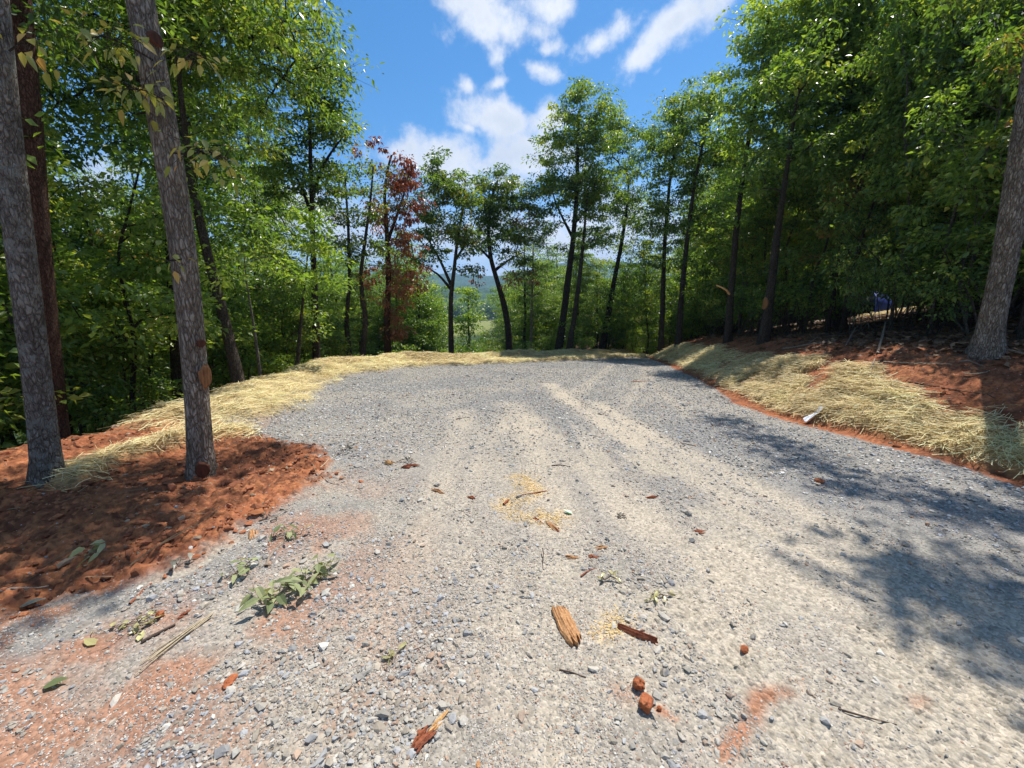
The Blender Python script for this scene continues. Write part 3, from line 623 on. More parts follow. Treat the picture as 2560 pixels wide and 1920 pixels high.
def tree_parts(stems, crowns, seed, leaf=0.125, per=60, rc=0.36, dens=1.0, sides=9, aspect=0.55, flare=0.35, bump=0.22, flat=0.42, zb=0.45, droop=.25, updown=.75):
    """stems: [(pts, r0, r1)], crowns: [(centre, radii, weight, tone)] in metres relative to the base"""
    R_ = np.random.default_rng(seed); sk = []; parts = []
    for k, (P, r0, r1) in enumerate(stems):
        Q = resample(P, 0.16 if r0 > 0.1 else 0.3); h = np.linspace(0, 1, len(Q)); s = np.concatenate([[0], np.cumsum(np.linalg.norm(np.diff(Q, axis=0), axis=1))])
        r = r0 + (r1-r0)*h**0.9; r = r*(1 + (flare*np.exp(-s/0.28) if k == 0 else 0))
        tv_, tf_ = tube(Q, r, sides, bump, seed+k)
        if k == 0 and sides >= 18:
            W_ = tv_.reshape(len(Q), sides, 3); al = np.linspace(0, 2*np.pi, sides, endpoint=False); lob = np.clip(np.sin(al*5+seed) + .5*np.sin(al*3+seed*2), 0, 2)
            W_ = Q[:, None] + (W_-Q[:, None])*(1 + (flare*1.5*np.exp(-s/.16))[:, None, None]*lob[None, :, None]*.5); tv_ = W_.reshape(-1, 3)
        parts.append((tv_, tf_)); sk.append((Q, r))
    cen = []; tone = []
    for c, r, wgt, tn in crowns:
        vol = 4.19*r[0]*r[1]*r[2]; n = max(3, int(dens*wgt*vol**0.85*4.6/(rc/0.36)**2.2))
        q = ell_points(R_, c, r, n); cen.append(q); tone.append(np.clip(tn + R_.normal(0, 0.20, n), 0, 1))
    cen = np.concatenate(cen); tone = np.concatenate(tone)
    parts.append(skeleton(sk, cen, R_, zb))
    rcs = rc*R_.lognormal(0, 0.3, len(cen))
    k3 = 4; o3 = R_.normal(0, 1, (len(cen)*k3, 3))*np.array([1, 1, .4]); o3 /= np.linalg.norm(o3, axis=1)[:, None]; c3 = np.repeat(cen, k3, 0); e3 = c3 + o3*np.repeat(rcs, k3)[:, None]*.95
    s3 = np.cross(o3, [0.2, .1, 1.]); s3 /= np.linalg.norm(s3, axis=1)[:, None]; u3 = np.cross(o3, s3); tri = [s3, -.5*s3+.87*u3, -.5*s3-.87*u3]
    V3 = np.stack([c3 + q*.0042 for q in tri] + [e3 + q*.0014 for q in tri], 1).reshape(-1, 3); F3 = (np.array([[0, 1, 4, 3], [1, 2, 5, 4], [2, 0, 3, 5]])[None] + (np.arange(len(c3))*6)[:, None, None]).reshape(-1, 4); parts.append((V3, F3))
    lv = leafset(cen, rcs, int(per*1.5), leaf*.76, R_, tone, aspect, flat=flat, droop=droop, updown=updown)
    return join(parts), lv
def build_tree(name, loc, parts, bark, leafm, label, cat='tree', group=None, crown='crown'):
    (tv, tf), (lv, lf, v) = parts
    root = empty(name, loc, label, cat, group)
    obj('trunk', mesh('trunk', tv, tf, bark, True), root)
    obj(crown, mesh(crown, lv, lf, leafm, False, {'v': ('FACE', v)}), root); return root
def copy_tree(root, loc, rz, scale, label=None, group=None):
    r = link(root.copy()); r.location = loc; r.rotation_euler = (0, 0, rz); r.scale = (scale[0], scale[0], scale[1])
    if label: r['label'] = label
    if group: r['group'] = group
    for ch in list(root.children):
        c = link(ch.copy()); c.parent = r
    return r
def cast(u, v, h):                                      # where a bough must hang to shade the ground at a photo point
    g = ground(u, v); k = h/math.tan(SUN_EL); return (g[0] + math.sin(SUN_AZ)*k, g[1] + math.cos(SUN_AZ)*k, g[2] + h)
def hero(name, label, stems, D, crowns, bark, leafm, seed, wpx, leaf=0.125, per=60, rc=0.36, dens=1.0, cat='tree', group=None, drop=True, depth=None, top=None, wcrowns=(), **kw):
    """stems: polylines of photo points at depth D; wpx: [(base width, top width)] in photo px; crowns (u, v, ru, rv, weight, tone)"""
    un = D/864.0/math.cos(0.06)
    b = at(*stems[0][0], D); x0, y0 = b[0], b[1]; z0 = gz(x0, y0) - 0.06
    if b[2] > z0 + 0.05 and drop: first = [(x0, y0, z0)]
    else: first = []
    org = np.array([x0, y0, z0]); ss = []
    for k, st in enumerate(stems):
        P = [at(u, v, D + (0.25*k if k else 0)) for u, v in st]
        if k == 0: P = [np.array(q) for q in first] + P
        if k == 0 and not first: P[0] = np.array([x0, y0, z0]); 
        ss.append((np.concatenate([np.array(P) - org, np.array(top).reshape(-1, 3) - org]) if (top and k == 0) else np.array(P) - org, wpx[k][0]*un/2, (wpx[k][1] if D < 7.5 else min(wpx[k][1], .22*wpx[k][0]))*un/2))
    cc = []
    for cr in crowns:
        u, v, ru, rv = cr[:4]; wgt = cr[4] if len(cr) > 4 else 1.0; tn = cr[5] if len(cr) > 5 else 0.5; dd = cr[6] if len(cr) > 6 else 0
        c = at(u, v, D + dd) - org; cc.append((c, (ru*un, (depth or 0.5*(ru+rv))*un if not depth else depth, rv*un), wgt, tn))
    for q, r_, wgt, tn in wcrowns: cc.append((np.array(q) - org, r_, wgt, tn))
    return build_tree(name, org, tree_parts(ss, cc, seed, leaf, per, rc, dens, **kw), bark, leafm, label, cat, group), org, ss

# --- the near trunks on the left
rA, oA, sA = hero('oak_tree', 'thick lichen-mottled grey trunk at far left, rooted in red clay', [[(104, 1040), (90, 900), (66, 700), (32, 450), (8, 250), (-20, -60), (-60, -420)]], 3.25,
     [], BK_LICH, GREEN, 11, [(45, 36)], leaf=0.12, sides=20, flare=.32, bump=.22, top=[(-6.3, 3.6, 6.5), (-6.6, 3.9, 10)], dens=1.3,
     wcrowns=[(cast(20, 1190, 8.0), (.9, .7, .6), 1.0, .4), (cast(60, 1110, 8.5), (1.1, 1.0, .8), 1.0, .4), (cast(-150, 1130, 8), (1.2, 1.0, .7), 1.0, .4), ((-6.6, 4.5, 9.5), (2.2, 2, 1.5), .7, .4)])
rB, oB, sB = hero('oak_tree', 'tall grey-brown trunk with bark scars standing between red clay and gravel', [[(436, 1035), (420, 780), (394, 520), (347, 230), (302, 0), (255, -260), (215, -520)]], 3.45,
     [], BK_GREY, GREEN, 12, [(48, 35)], leaf=0.12, sides=22, flare=.30, bump=.16, top=[(-3.9, 3.9, 6.6), (-3.6, 4.2, 9.0)], dens=1.3,
     wcrowns=[(cast(250, 1140, 7.6), (.65, .55, .5), 1.1, .4), (cast(160, 1215, 7.9), (.55, .4, .4), 1.1, .4), (cast(330, 1100, 7.8), (.5, .45, .4), .9, .4),
              (cast(200, 1050, 8.4), (.9, .8, .6), 1.0, .4), (cast(585, 982, 8.2), (.22, .16, .2), .8, .4), (cast(500, 1000, 8.4), (.3, .2, .2), .7, .4), ((-3.6, 4.6, 9.2), (1.6, 1.2, 1.0), .9, .4)])
rC, oC, sC = hero('pine_tree', 'reddish scaly pine trunk rising straight behind the lichen-mottled trunk', [[(118, 960), (95, 700), (78, 480), (60, 250), (40, 20), (25, -150)]], 5.2,
     [(40, -230, 330, 160, .8, .4), (160, 60, 120, 60, .4, .3)], BK_RED, GREEN, 13, [(46, 34)], leaf=0.11, sides=14)
rD, oD, sD = hero('leaning_tree', 'brown trunk leaning left, rooted at the straw edge behind the scarred trunk', [[(522, 852), (492, 720), (462, 600), (436, 500), (410, 380), (395, 250), (380, 90)]], 7.7,
     [(400, 60, 190, 130, .8, .45, .5), (300, 200, 150, 120, .8, .4, .6), (470, 330, 80, 90, .5, .45, .7)], BK_BROWN, GREEN, 14, [(27, 18)], leaf=0.125, sides=14)
# scars of bare wood on the scarred trunk, and sprigs of yellowing leaves
def m_wood(name, a, b_, sc_=60, zs=0.06, ax=(1, 1, 1)):
    m = bpy.data.materials.new(name); m.use_nodes = True; t = NT(m.node_tree)
    o = t.n('ShaderNodeOutputMaterial'); p = t.n('ShaderNodeBsdfPrincipled', ins={'Roughness': 0.8, 'Specular IOR Level': .25})
    pos = t.n('ShaderNodeTexCoord').outputs['Object']; mp = t.n('ShaderNodeMapping', ins={0: pos, 3: ax}).outputs[0]
    n1 = t.n('ShaderNodeTexNoise', ins={'Vector': mp, 'Scale': sc_, 'Detail': 5.0, 'Roughness': .65}).outputs[0]
    c = t.ramp(n1, [(0.3, a), (0.7, b_)]); m.node_tree.links.new(c, p.inputs['Base Color'])
    bm = t.n('ShaderNodeBump', ins={'Strength': .8, 'Distance': .006, 'Height': n1}); m.node_tree.links.new(bm.outputs[0], p.inputs['Normal'])
    m.node_tree.links.new(p.outputs[0], o.inputs[0]); return m
SCAR = m_wood('bare_scar_wood', (0.11, 0.035, 0.016), (0.36, 0.19, 0.075), 45, ax=(1, 1, .12))
SCARD = m_wood('dark_scar_wood', (0.03, 0.014, 0.009), (0.13, 0.045, 0.022), 45, ax=(1, 1, .2))
def trunk_patch(root, org, st, D, u, v, hu, hv, mat, name, seed, r_at):
    c = at(u, v, D) - org; un = D/864.0
    P = resample(st[0], 0.16); k = int(np.argmin(np.abs(P[:, 2]-c[2]))); ax = P[k]; dr = P[min(k+1, len(P)-1)]-P[max(k-1, 0)]; dr /= np.linalg.norm(dr)
    camd = np.array([0, 0, CAMH]) - org - ax; camd -= dr*np.dot(camd, dr); camd /= np.linalg.norm(camd); sdv = np.cross(dr, camd)
    sdv = sdv if sdv[0] > 0 else -sdv
    off = np.dot(c-ax, sdv); a0 = math.asin(max(-.95, min(.95, off/r_at))); n = 22; vs = []
    ha = hu*un/r_at/max(.4, math.cos(a0)); hh = hv*un
    for i in range(n+1):
        for j in range(n+1):
            s = -1+2*i/n; t = -1+2*j/n; q = np.array([s, t]); rr_ = math.hypot(s, t); mx = max(abs(s), abs(t))
            if mx > 1e-6: q = q*(mx/rr_ if rr_ > 0 else 1)
            wob = 1 + 0.28*(float(vnoise(np.array([3*q[0]+seed]), np.array([3*q[1]+seed*2.]), seed)[0])-.5)
            aa = a0 + ha*q[0]*wob; e_ = min(1.0, math.hypot(*q)); dep = 0.012 - 0.016*sstep(np.array([e_]), .75, 1.0)[0]
            dep += 0.004*float(vnoise(np.array([q[0]*9.+7]), np.array([q[1]*2.5]), seed)[0])
            vs.append(ax + (c[2]-ax[2])*dr + dr*hh*q[1]*wob + (camd*math.cos(aa) + sdv*math.sin(aa))*(r_at*1.035 + dep))
    F = [[i*(n+1)+j, (i+1)*(n+1)+j, (i+1)*(n+1)+j+1, i*(n+1)+j+1] for i in range(n) for j in range(n)]
    obj(name, mesh(name, vs, np.array(F), mat, True), root)
un = 3.45/864
trunk_patch(rB, oB, sB[0], 3.45, 444, 808, 11, 27, SCAR, 'bark_scar', 3, 31*un)
trunk_patch(rB, oB, sB[0], 3.45, 433, 738, 8, 9, SCARD, 'bark_scar', 5, 30.5*un)
trunk_patch(rB, oB, sB[0], 3.45, 436, 1003, 14, 20, SCARD, 'bark_scar', 8, 33*un)
trunk_patch(rB, oB, sB[0], 3.45, 338, 95, 12, 12, SCARD, 'knot', 9, 27*un)

def leaf_blob(P, axv, nrm, L, W, R_, curl=0.2):
    """one broad pointed leaf, folded along its midrib, as 4 quads"""
    sd = np.cross(nrm, axv); ts = [0.0, 0.25, 0.6, 1.0]; ws = [0.08, 0.9, 0.75, 0.03]
    V = []
    for t, wv_ in zip(ts, ws):
        m_ = P + axv*L*t - np.array([0, 0, 1])*L*curl*t*t
        V += [m_ + sd*W*wv_*0.5 + nrm*W*0.12*wv_, m_, m_ - sd*W*wv_*0.5 + nrm*W*0.12*wv_]
    F = []
    for i in range(3): F += [[3*i, 3*i+1, 3*i+4, 3*i+3], [3*i+1, 3*i+2, 3*i+5, 3*i+4]]
    return np.array(V), np.array(F)
def sprig(root, org, start, mids, seed, n, L, mat, stemm, spread=0.16, D=3.2, name='sprig'):
    R_ = np.random.default_rng(seed); P = [at(*p[:2], p[2] if len(p) > 2 else D) - org for p in [start]+mids]; Q = resample(P, 0.05)
    parts = [tube(Q, np.linspace(0.007, 0.0025, len(Q)), 5)]
    Vs, Fs, v = [], [], []; b = 0
    for i in range(n):
        k = int(len(Q)*(0.35 + 0.65*R_.random())) - 1; p = Q[k] + R_.normal(0, spread*0.45, 3)*np.array([1, 1, .8])
        ax = p - Q[k] + np.array([0, 0, -.06]) + R_.normal(0, .05, 3); ax /= np.linalg.norm(ax)
        nn = np.array([0, -0.35, 1.0]) + R_.normal(0, .45, 3); nn -= ax*np.dot(nn, ax); nn /= np.linalg.norm(nn)
        parts.append(tube(np.array([Q[k], (Q[k]+p)/2 + [0, 0, .01], p]), [.0022, .002, .0016], 4))
        l = L*R_.uniform(.7, 1.25); V, F = leaf_blob(p, ax, nn, l, l*0.62, R_, .25); Vs.append(V); Fs.append(F+b); b += len(V); v += [R_.random()]*6
    sv, sf = join(parts); so_ = obj(name, mesh(name, sv, sf, stemm, True), root)
    obj('leaves', mesh('leaves', np.concatenate(Vs), np.concatenate(Fs), mat, False, {'v': ('FACE', v)}), so_)
sprig(rB, oB, (352, 215), [(320, 195), (275, 190), (255, 215)], 21, 40, .075, YELLOW, BK_BROWN, .17)
sprig(rB, oB, (372, 150), [(400, 130), (425, 105), (410, 160)], 22, 26, .07, YELLOW, BK_BROWN, .16)
sprig(rB, oB, (372, 330), [(400, 335), (450, 325), (500, 350)], 23, 46, .07, YELLOW, BK_BROWN, .2)
sprig(rB, oB, (330, 130), [(290, 105), (220, 75), (170, 90)], 24, 40, .075, YELLOW, BK_BROWN, .22)
sprig(rB, oB, (392, 560), [(370, 565), (345, 560), (335, 555)], 25, 7, .07, YELLOW, BK_BROWN, .1)
sprig(rA, oA, (20, 110), [(40, 95), (70, 80), (90, 95)], 26, 14, .08, YELLOW, BK_BROWN, .16)

# --- the woodland edge, left to right
H = lambda *a, **k: hero(*a, **k)[0]
H('oak_tree', 'big spreading oak whose leafy limbs reach right above the leaning trunk', [[(395, 860), (378, 600), (360, 330), (340, 120), (330, -60)], [(358, 130), (400, 70), (470, 55), (560, 80), (640, 130)]], 8.2,
  [(560, 60, 150, 110, 1.0, .62), (650, 130, 85, 110, 1.0, .66), (460, 150, 130, 120, .9, .5), (380, -60, 260, 120, .9, .4), (200, 110, 170, 150, 1.0, .35), (560, 230, 90, 80, .7, .55), (90, -40, 200, 160, .8, .3)], BK_DARK, GREEN, 31, [(40, 18), (22, 7)], leaf=0.13, aspect=.36, per=70, droop=.7)
H('oak_tree', 'tall green oak with a high domed crown left of the browning trees', [[(684, 800), (680, 640), (674, 430), (668, 250), (664, 110)], [(676, 420), (700, 350), (745, 290)], [(676, 470), (650, 400), (610, 330)]], 12.7,
  [(665, 130, 70, 85, 1.1, .45), (700, 230, 75, 85, 1.0, .45), (640, 260, 85, 100, 1.0, .45), (735, 290, 42, 50, .8, .4), (670, 390, 95, 80, .85, .4), (720, 100, 25, 35, .8, .6), (600, 380, 80, 70, .8, .4)], BK_DARK, GREEN, 32, [(18, 8), (9, 4), (9, 4)], leaf=0.135)
H('maple_tree', 'bright glossy low-branched maple beside the tall domed oak', [[(640, 815), (655, 640), (668, 520)]], 10.7,
  [(680, 510, 75, 65, 1.0, .6), (610, 560, 80, 70, .9, .5), (690, 600, 55, 55, .8, .55), (560, 470, 70, 70, .8, .45)], BK_BROWN, LGREEN, 33, [(9, 5)], leaf=0.14)
H('sapling', 'thin pale sapling stem curving up beside the leaning brown trunk', [[(566, 838), (548, 700), (532, 610), (526, 540)]], 8.7,
  [(600, 590, 45, 30, .8, .75), (560, 520, 60, 50, .9, .5)], BK_PALE, LGREEN, 34, [(8, 4)], leaf=0.12, cat='sapling')
H('oak_tree', 'slim dark crooked oak with thin green and rusty crown', [[(758, 800), (748, 700), (756, 600), (752, 480), (745, 380)]], 14.6,
  [(735, 400, 50, 60, .8, .55), (760, 470, 45, 50, .6, .6), (775, 350, 32, 50, .45, .8), (730, 520, 45, 45, .8, .5), (760, 590, 45, 40, .6, .55), (715, 440, 40, 50, .8, .5)], BK_DARK, OLIVE, 35, [(13, 6)], leaf=0.13)
H('oak_tree', 'slim brown-trunked oak with sparse olive leaves left of the red-leaved tree', [[(781, 800), (790, 690), (778, 600), (790, 510), (802, 420), (806, 360)]], 15.0,
  [(800, 410, 40, 50, .7, .7), (785, 500, 42, 42, .6, .6), (815, 460, 40, 40, .5, .6), (770, 560, 45, 36, .7, .6), (805, 540, 40, 40, .7, .55), (790, 620, 45, 30, .5, .6)], BK_BROWN, OLIVE, 36, [(14, 6)], leaf=0.13)
rE, oE, sE = hero('dying_tree', 'browning tree with red dead leaves at the far straw edge', [[(838, 790), (836, 690), (840, 600), (836, 500), (830, 420), (838, 360), (846, 335)], [(838, 520), (870, 430), (885, 370)]], 16.6,
  [(845, 400, 45, 60, .6, .95), (835, 490, 40, 40, .5, .95), (860, 450, 30, 40, .4, .95)], BK_RED, OLIVE, 37, [(19, 7), (8, 3)], leaf=0.125)
def extra_crown(root, org, D, crowns, seed, mat, name, leaf=.12, per=46, rc=.3, dens=1.0):
    R_ = np.random.default_rng(seed); un = D/864.0; cen = []; tone = []
    for (u, v, ru, rv, wgt, tn) in crowns:
        r = (ru*un, .5*(ru+rv)*un, rv*un); n = max(5, int(wgt*dens*(4.19*r[0]*r[1]*r[2])**.85*11)); cen.append(ell_points(R_, at(u, v, D)-org, r, n)); tone.append(np.clip(tn + R_.normal(0, .14, n), 0, .9))
    cen = np.concatenate(cen); tone = np.concatenate(tone)
    V, F, vv = leafset(cen, rc*.8*R_.lognormal(0, .35, len(cen)), per, leaf, R_, tone, .5, droop=.9, updown=.3)
    obj(name, mesh(name, V, F, mat, False, {'v': ('FACE', vv)}), root)
extra_crown(rE, oE, 16.6, [(870, 400, 40, 50, 1.0, .12), (800, 330, 30, 36, .5, .2), (895, 430, 22, 40, .8, .08), (880, 350, 20, 24, .5, .2), (870, 520, 45, 40, .8, .5), (885, 590, 40, 30, .7, .55), (800, 600, 30, 45, .5, .6), (850, 690, 16, 45, 1.5, .62), (868, 722, 24, 16, 1.6, .68), (900, 620, 30, 25, .4, .6), (860, 640, 42, 34, .9, .6), (835, 560, 30, 40, .7, .6), (815, 470, 30, 50, .6, .5), (880, 470, 30, 30, .8, .3)], 38, REDL_M, 'dead_foliage')
H('oak_tree', 'forked oak with a straight dark trunk near the middle of the straw edge', [[(975, 786), (974, 700), (974, 640), (980, 590), (988, 520), (1000, 450), (1005, 390)], [(974, 625), (945, 590), (905, 570)], [(974, 615), (950, 560), (925, 520), (915, 450)], [(985, 560), (1010, 520), (1030, 470)]], 18.8,
  [(965, 400, 55, 50, 1.0, .5), (1000, 430, 38, 40, .8, .5), (925, 460, 40, 45, .9, .45), (965, 500, 60, 40, .9, .5), (935, 545, 42, 28, .6, .4), (1005, 520, 42, 35, .7, .5), (955, 350, 28, 22, .8, .5), (1010, 580, 30, 16, .3, .4), (905, 560, 25, 15, .4, .4)], BK_BROWN, OLIVE, 39, [(14, 5), (7, 3), (7, 3), (6, 3)], leaf=0.15, per=76, dens=1.35)
rF, oF, sF = hero('oak_tree', 'crooked dark oak bending left, right of the forked oak', [[(1101, 780), (1098, 710), (1090, 660), (1078, 620), (1060, 560), (1054, 500), (1060, 430), (1075, 390)], [(1068, 585), (1100, 560), (1130, 545)], [(1060, 560), (1040, 540), (1020, 520)]], 20.4,
  [(1070, 400, 45, 35, 1.0, .45), (1050, 450, 45, 40, .9, .4), (1100, 450, 55, 45, .8, .45), (1130, 500, 50, 50, .6, .5), (1070, 510, 65, 40, .7, .4), (1120, 570, 60, 35, .4, .5), (1030, 520, 35, 30, .6, .4), (1085, 380, 30, 20, .8, .5), (1150, 420, 35, 40, .5, .5)], BK_DARK, OLIVE, 40, [(18, 7), (7, 3), (6, 3)], leaf=0.15, per=74, dens=1.3)
extra_crown(rF, oF, 20.4, [(1120, 510, 16, 30, .6, .45), (1090, 600, 40, 25, .35, .45), (1140, 600, 30, 30, .3, .55), (1125, 460, 20, 18, .5, .5), (1030, 590, 35, 22, .3, .45)], 41, REDL_M, 'dead_foliage', per=26)
H('pine_tree', 'half-bare grey pine with whorled dead limbs behind the crooked oak', [[(1146, 800), (1148, 700), (1150, 600), (1152, 520)], [(1149, 640), (1110, 620)], [(1149, 640), (1190, 620)], [(1150, 600), (1115, 575)], [(1150, 590), (1185, 570)], [(1148, 690), (1110, 660)], [(1148, 680), (1190, 670)]], 23,
  [(1150, 530, 40, 35, .6, .5), (1175, 590, 30, 25, .25, .5)], BK_GREY, PINEM, 42, [(9, 4)]+[(3.5, 1.5)]*6, leaf=0.13, aspect=.2, rc=.3)
H('poplar_tree', 'tall twin-trunked tree with dark stem leaning left, highest in the middle', [[(1203, 778), (1216, 690), (1228, 600), (1238, 520), (1246, 420), (1248, 320), (1250, 240)], [(1243, 480), (1285, 430), (1310, 400)], [(1240, 520), (1200, 440), (1185, 380)]], 21.2,
  [(1255, 240, 58, 48, 1.1, .6), (1210, 310, 62, 55, 1.0, .6), (1285, 310, 55, 60, 1.0, .55), (1180, 400, 52, 60, .8, .5), (1245, 400, 75, 60, .9, .55), (1300, 420, 60, 60, .8, .5), (1190, 500, 60, 50, .45, .5), (1270, 520, 70, 50, .4, .5), (1245, 205, 26, 22, .9, .65), (1300, 230, 22, 40, .6, .5)], BK_DARK, GREEN, 43, [(19, 6), (6, 3), (7, 3)], leaf=0.15, per=64)
H('poplar_tree', 'slender brown stem standing just right of the twin-trunked tall tree', [[(1226, 776), (1240, 690), (1252, 600), (1262, 500), (1270, 410)]], 20.8,
  [(1270, 400, 50, 50, .7, .6), (1290, 480, 45, 45, .5, .6)], BK_BROWN, GREEN, 44, [(14, 6)], leaf=0.14)
H('oak_tree', 'dark trunk leaning right at the corner where straw meets the bank', [[(1298, 770), (1312, 690), (1328, 600), (1340, 540), (1352, 470), (1358, 400)]], 23.5,
  [(1340, 400, 55, 60, .9, .55), (1330, 300, 45, 50, 1.0, .6), (1365, 330, 45, 55, .9, .55), (1322, 250, 24, 34, .9, .65), (1370, 480, 60, 50, .7, .5), (1310, 520, 50, 40, .5, .5), (1350, 600, 50, 40, .4, .5)], BK_DARK, GREEN, 45, [(17, 6)], leaf=0.14)
# right-hand wood
H('poplar_tree', 'tall pointed leafy tree at the far end of the bank', [[(1428, 748), (1432, 640), (1436, 520), (1446, 400), (1462, 300), (1478, 210)]], 20.5,
  [(1485, 235, 45, 55, 1.1, .55), (1430, 320, 60, 70, 1.0, .55), (1480, 350, 60, 60, 1.0, .5), (1420, 440, 70, 60, .9, .5), (1480, 480, 70, 60, .8, .45), (1430, 560, 70, 50, .6, .5), (1450, 250, 35, 40, .7, .6)], BK_BROWN, GREEN, 46, [(13, 5)], leaf=0.14)
H('poplar_tree', 'second tall pointed tree rising above the bank, slightly right of the first', [[(1466, 745), (1472, 640), (1484, 520), (1500, 400), (1520, 300), (1540, 200)]], 18.6,
  [(1540, 215, 50, 55, 1.1, .6), (1510, 320, 70, 80, 1.0, .5), (1560, 340, 60, 80, 1.0, .5), (1500, 450, 70, 60, .8, .45), (1560, 480, 60, 60, .8, .45), (1520, 580, 60, 50, .5, .5)], BK_BROWN, GREEN, 47, [(14, 5)], leaf=0.14)
H('oak_tree', 'grey-trunked oak with sunny yellow-green top behind the leaning scarred tree', [[(1572, 748), (1580, 620), (1592, 480), (1612, 330), (1640, 180), (1660, 40)], [(1605, 380), (1660, 300), (1700, 200)]], 14.0,
  [(1650, 60, 60, 80, 1.2, .85), (1640, 170, 75, 80, 1.1, .8), (1700, 250, 90, 90, 1.0, .55), (1610, 300, 65, 80, .9, .7), (1660, 390, 90, 80, .9, .45), (1700, 40, 80, 90, 1.1, .75), (1600, 420, 60, 60, .7, .5)], BK_BROWN, LGREEN, 48, [(16, 5), (8, 3)], leaf=0.14)
rG, oG, sG = hero('oak_tree', 'right-leaning trunk with an orange bark wound above the straw bank', [[(1650, 742), (1660, 670), (1668, 600), (1676, 520), (1690, 430), (1705, 330), (1720, 220)]], 11.2,
  [(1740, 180, 90, 100, 1.0, .5), (1690, 330, 80, 80, .7, .45), (1770, 330, 80, 80, .8, .4)], BK_BROWN, GREEN, 49, [(22, 10)], leaf=0.14)
trunk_patch(rG, oG, sG[0], 11.2, 1652, 655, 5, 13, SCAR, 'bark_wound', 4, 10.5*11.2/864)
H('oak_tree', 'large dark forked oak deep in the right-hand wood', [[(1800, 750), (1815, 600), (1838, 420), (1850, 330), (1862, 240), (1880, 60)], [(1850, 345), (1890, 300), (1950, 260), (2010, 240)]], 13.5,
  [(1850, 70, 130, 120, 1.0, .5), (1930, 190, 130, 90, .9, .35), (1800, 220, 110, 100, .9, .4), (1990, 60, 130, 110, .9, .4), (1760, 80, 100, 110, 1.0, .6)], BK_DARK, GREEN, 50, [(30, 10), (12, 4)], leaf=0.15, per=70)
H('hickory_tree', 'many-forked dark tree left of the massive trunk on the right', [[(2018, 748), (2035, 620), (2060, 470), (2098, 330), (2112, 250), (2140, 120), (2170, -20), (2200, -160)], [(2098, 320), (2060, 290), (2020, 280)], [(2104, 300), (2135, 240), (2180, 200)], [(2104, 310), (2080, 250), (2060, 180)]], 10.0,
  [(2080, 90, 130, 100, .8, .5), (2180, 20, 150, 110, .8, .55), (2010, 180, 110, 80, .7, .4), (2170, 200, 100, 60, .5, .5), (2060, -60, 170, 110, .9, .5), (2180, 330, 60, 50, .3, .8)], BK_DARK, GREEN, 51, [(20, 7), (7, 3), (9, 4), (7, 3)], leaf=0.14)
rH, oH, sH = hero('massive_oak', 'massive grey trunk with flared roots at the right edge of the photo', [[(2128, 775), (2144, 680), (2166, 580), (2192, 430), (2216, 290), (2245, 120), (2275, -120)]], 5.3,
     [], BK_GREY, GREEN, 52, [(40, 33)], leaf=0.13, sides=22, flare=.55, bump=.2, top=[(8.0, 5.6, 7.5), (7.6, 5.8, 9.5)], dens=1.25,
     wcrowns=[(cast(2000, 1235, 8.6), (.32, .22, .3), 1.2, .4), (cast(2100, 1285, 8.8), (.42, .26, .3), 1.3, .4), (cast(2200, 1340, 8.6), (.40, .26, .3), 1.3, .4), (cast(2290, 1390, 8.8), (.45, .3, .3), 1.3, .4),
              (cast(2060, 1110, 9.2), (.5, .2, .3), .8, .4), (cast(1870, 1050, 9.2), (.45, .2, .3), .8, .4), (cast(2200, 1125, 9.4), (.5, .22, .3), .8, .4), (cast(1720, 985, 9.6), (.6, .3, .4), .9, .4), (cast(1580, 915, 9.6), (.7, .35, .4), 1.1, .4), (cast(1640, 950, 9.4), (.6, .3, .4), .9, .4),
              ((8.6, 7.0, 9.8), (1.4, 1.4, 1.0), .6, .4)])
# the field-side trees seen through the gap
for (nm, lb, u, vt, D, ru, sd, lm) in [('poplar_tree', 'slim pale-green tree seen through the gap between forked and crooked oaks', 1012, 598, 27, 36, 61, LGREEN),
     ('poplar_tree', 'leafy green tree below the slope just left of the forked oak', 925, 618, 24, 40, 62, GREEN), ('oak_tree', 'bushy tree below the slope just right of the crooked oak', 1180, 660, 25, 55, 63, LGREEN)]:
    hh = at(u, vt, D)[2] - gz(at(u, vt, D)[0], D); vb = 800
    H(nm, lb, [[(u+3, 790), (u, 700), (u-1, vt+25)]], D, [(u, vt+40, ru*.8, 42, 1.0, .6), (u+4, vt+90, ru, 45, .9, .55), (u-8, vt+140, ru*.8, 45, .7, .5), (u+6, vt+190, ru*.8, 40, .6, .5)], BK_BROWN, lm, sd, [(8, 4)], leaf=0.2, rc=.5, per=60)

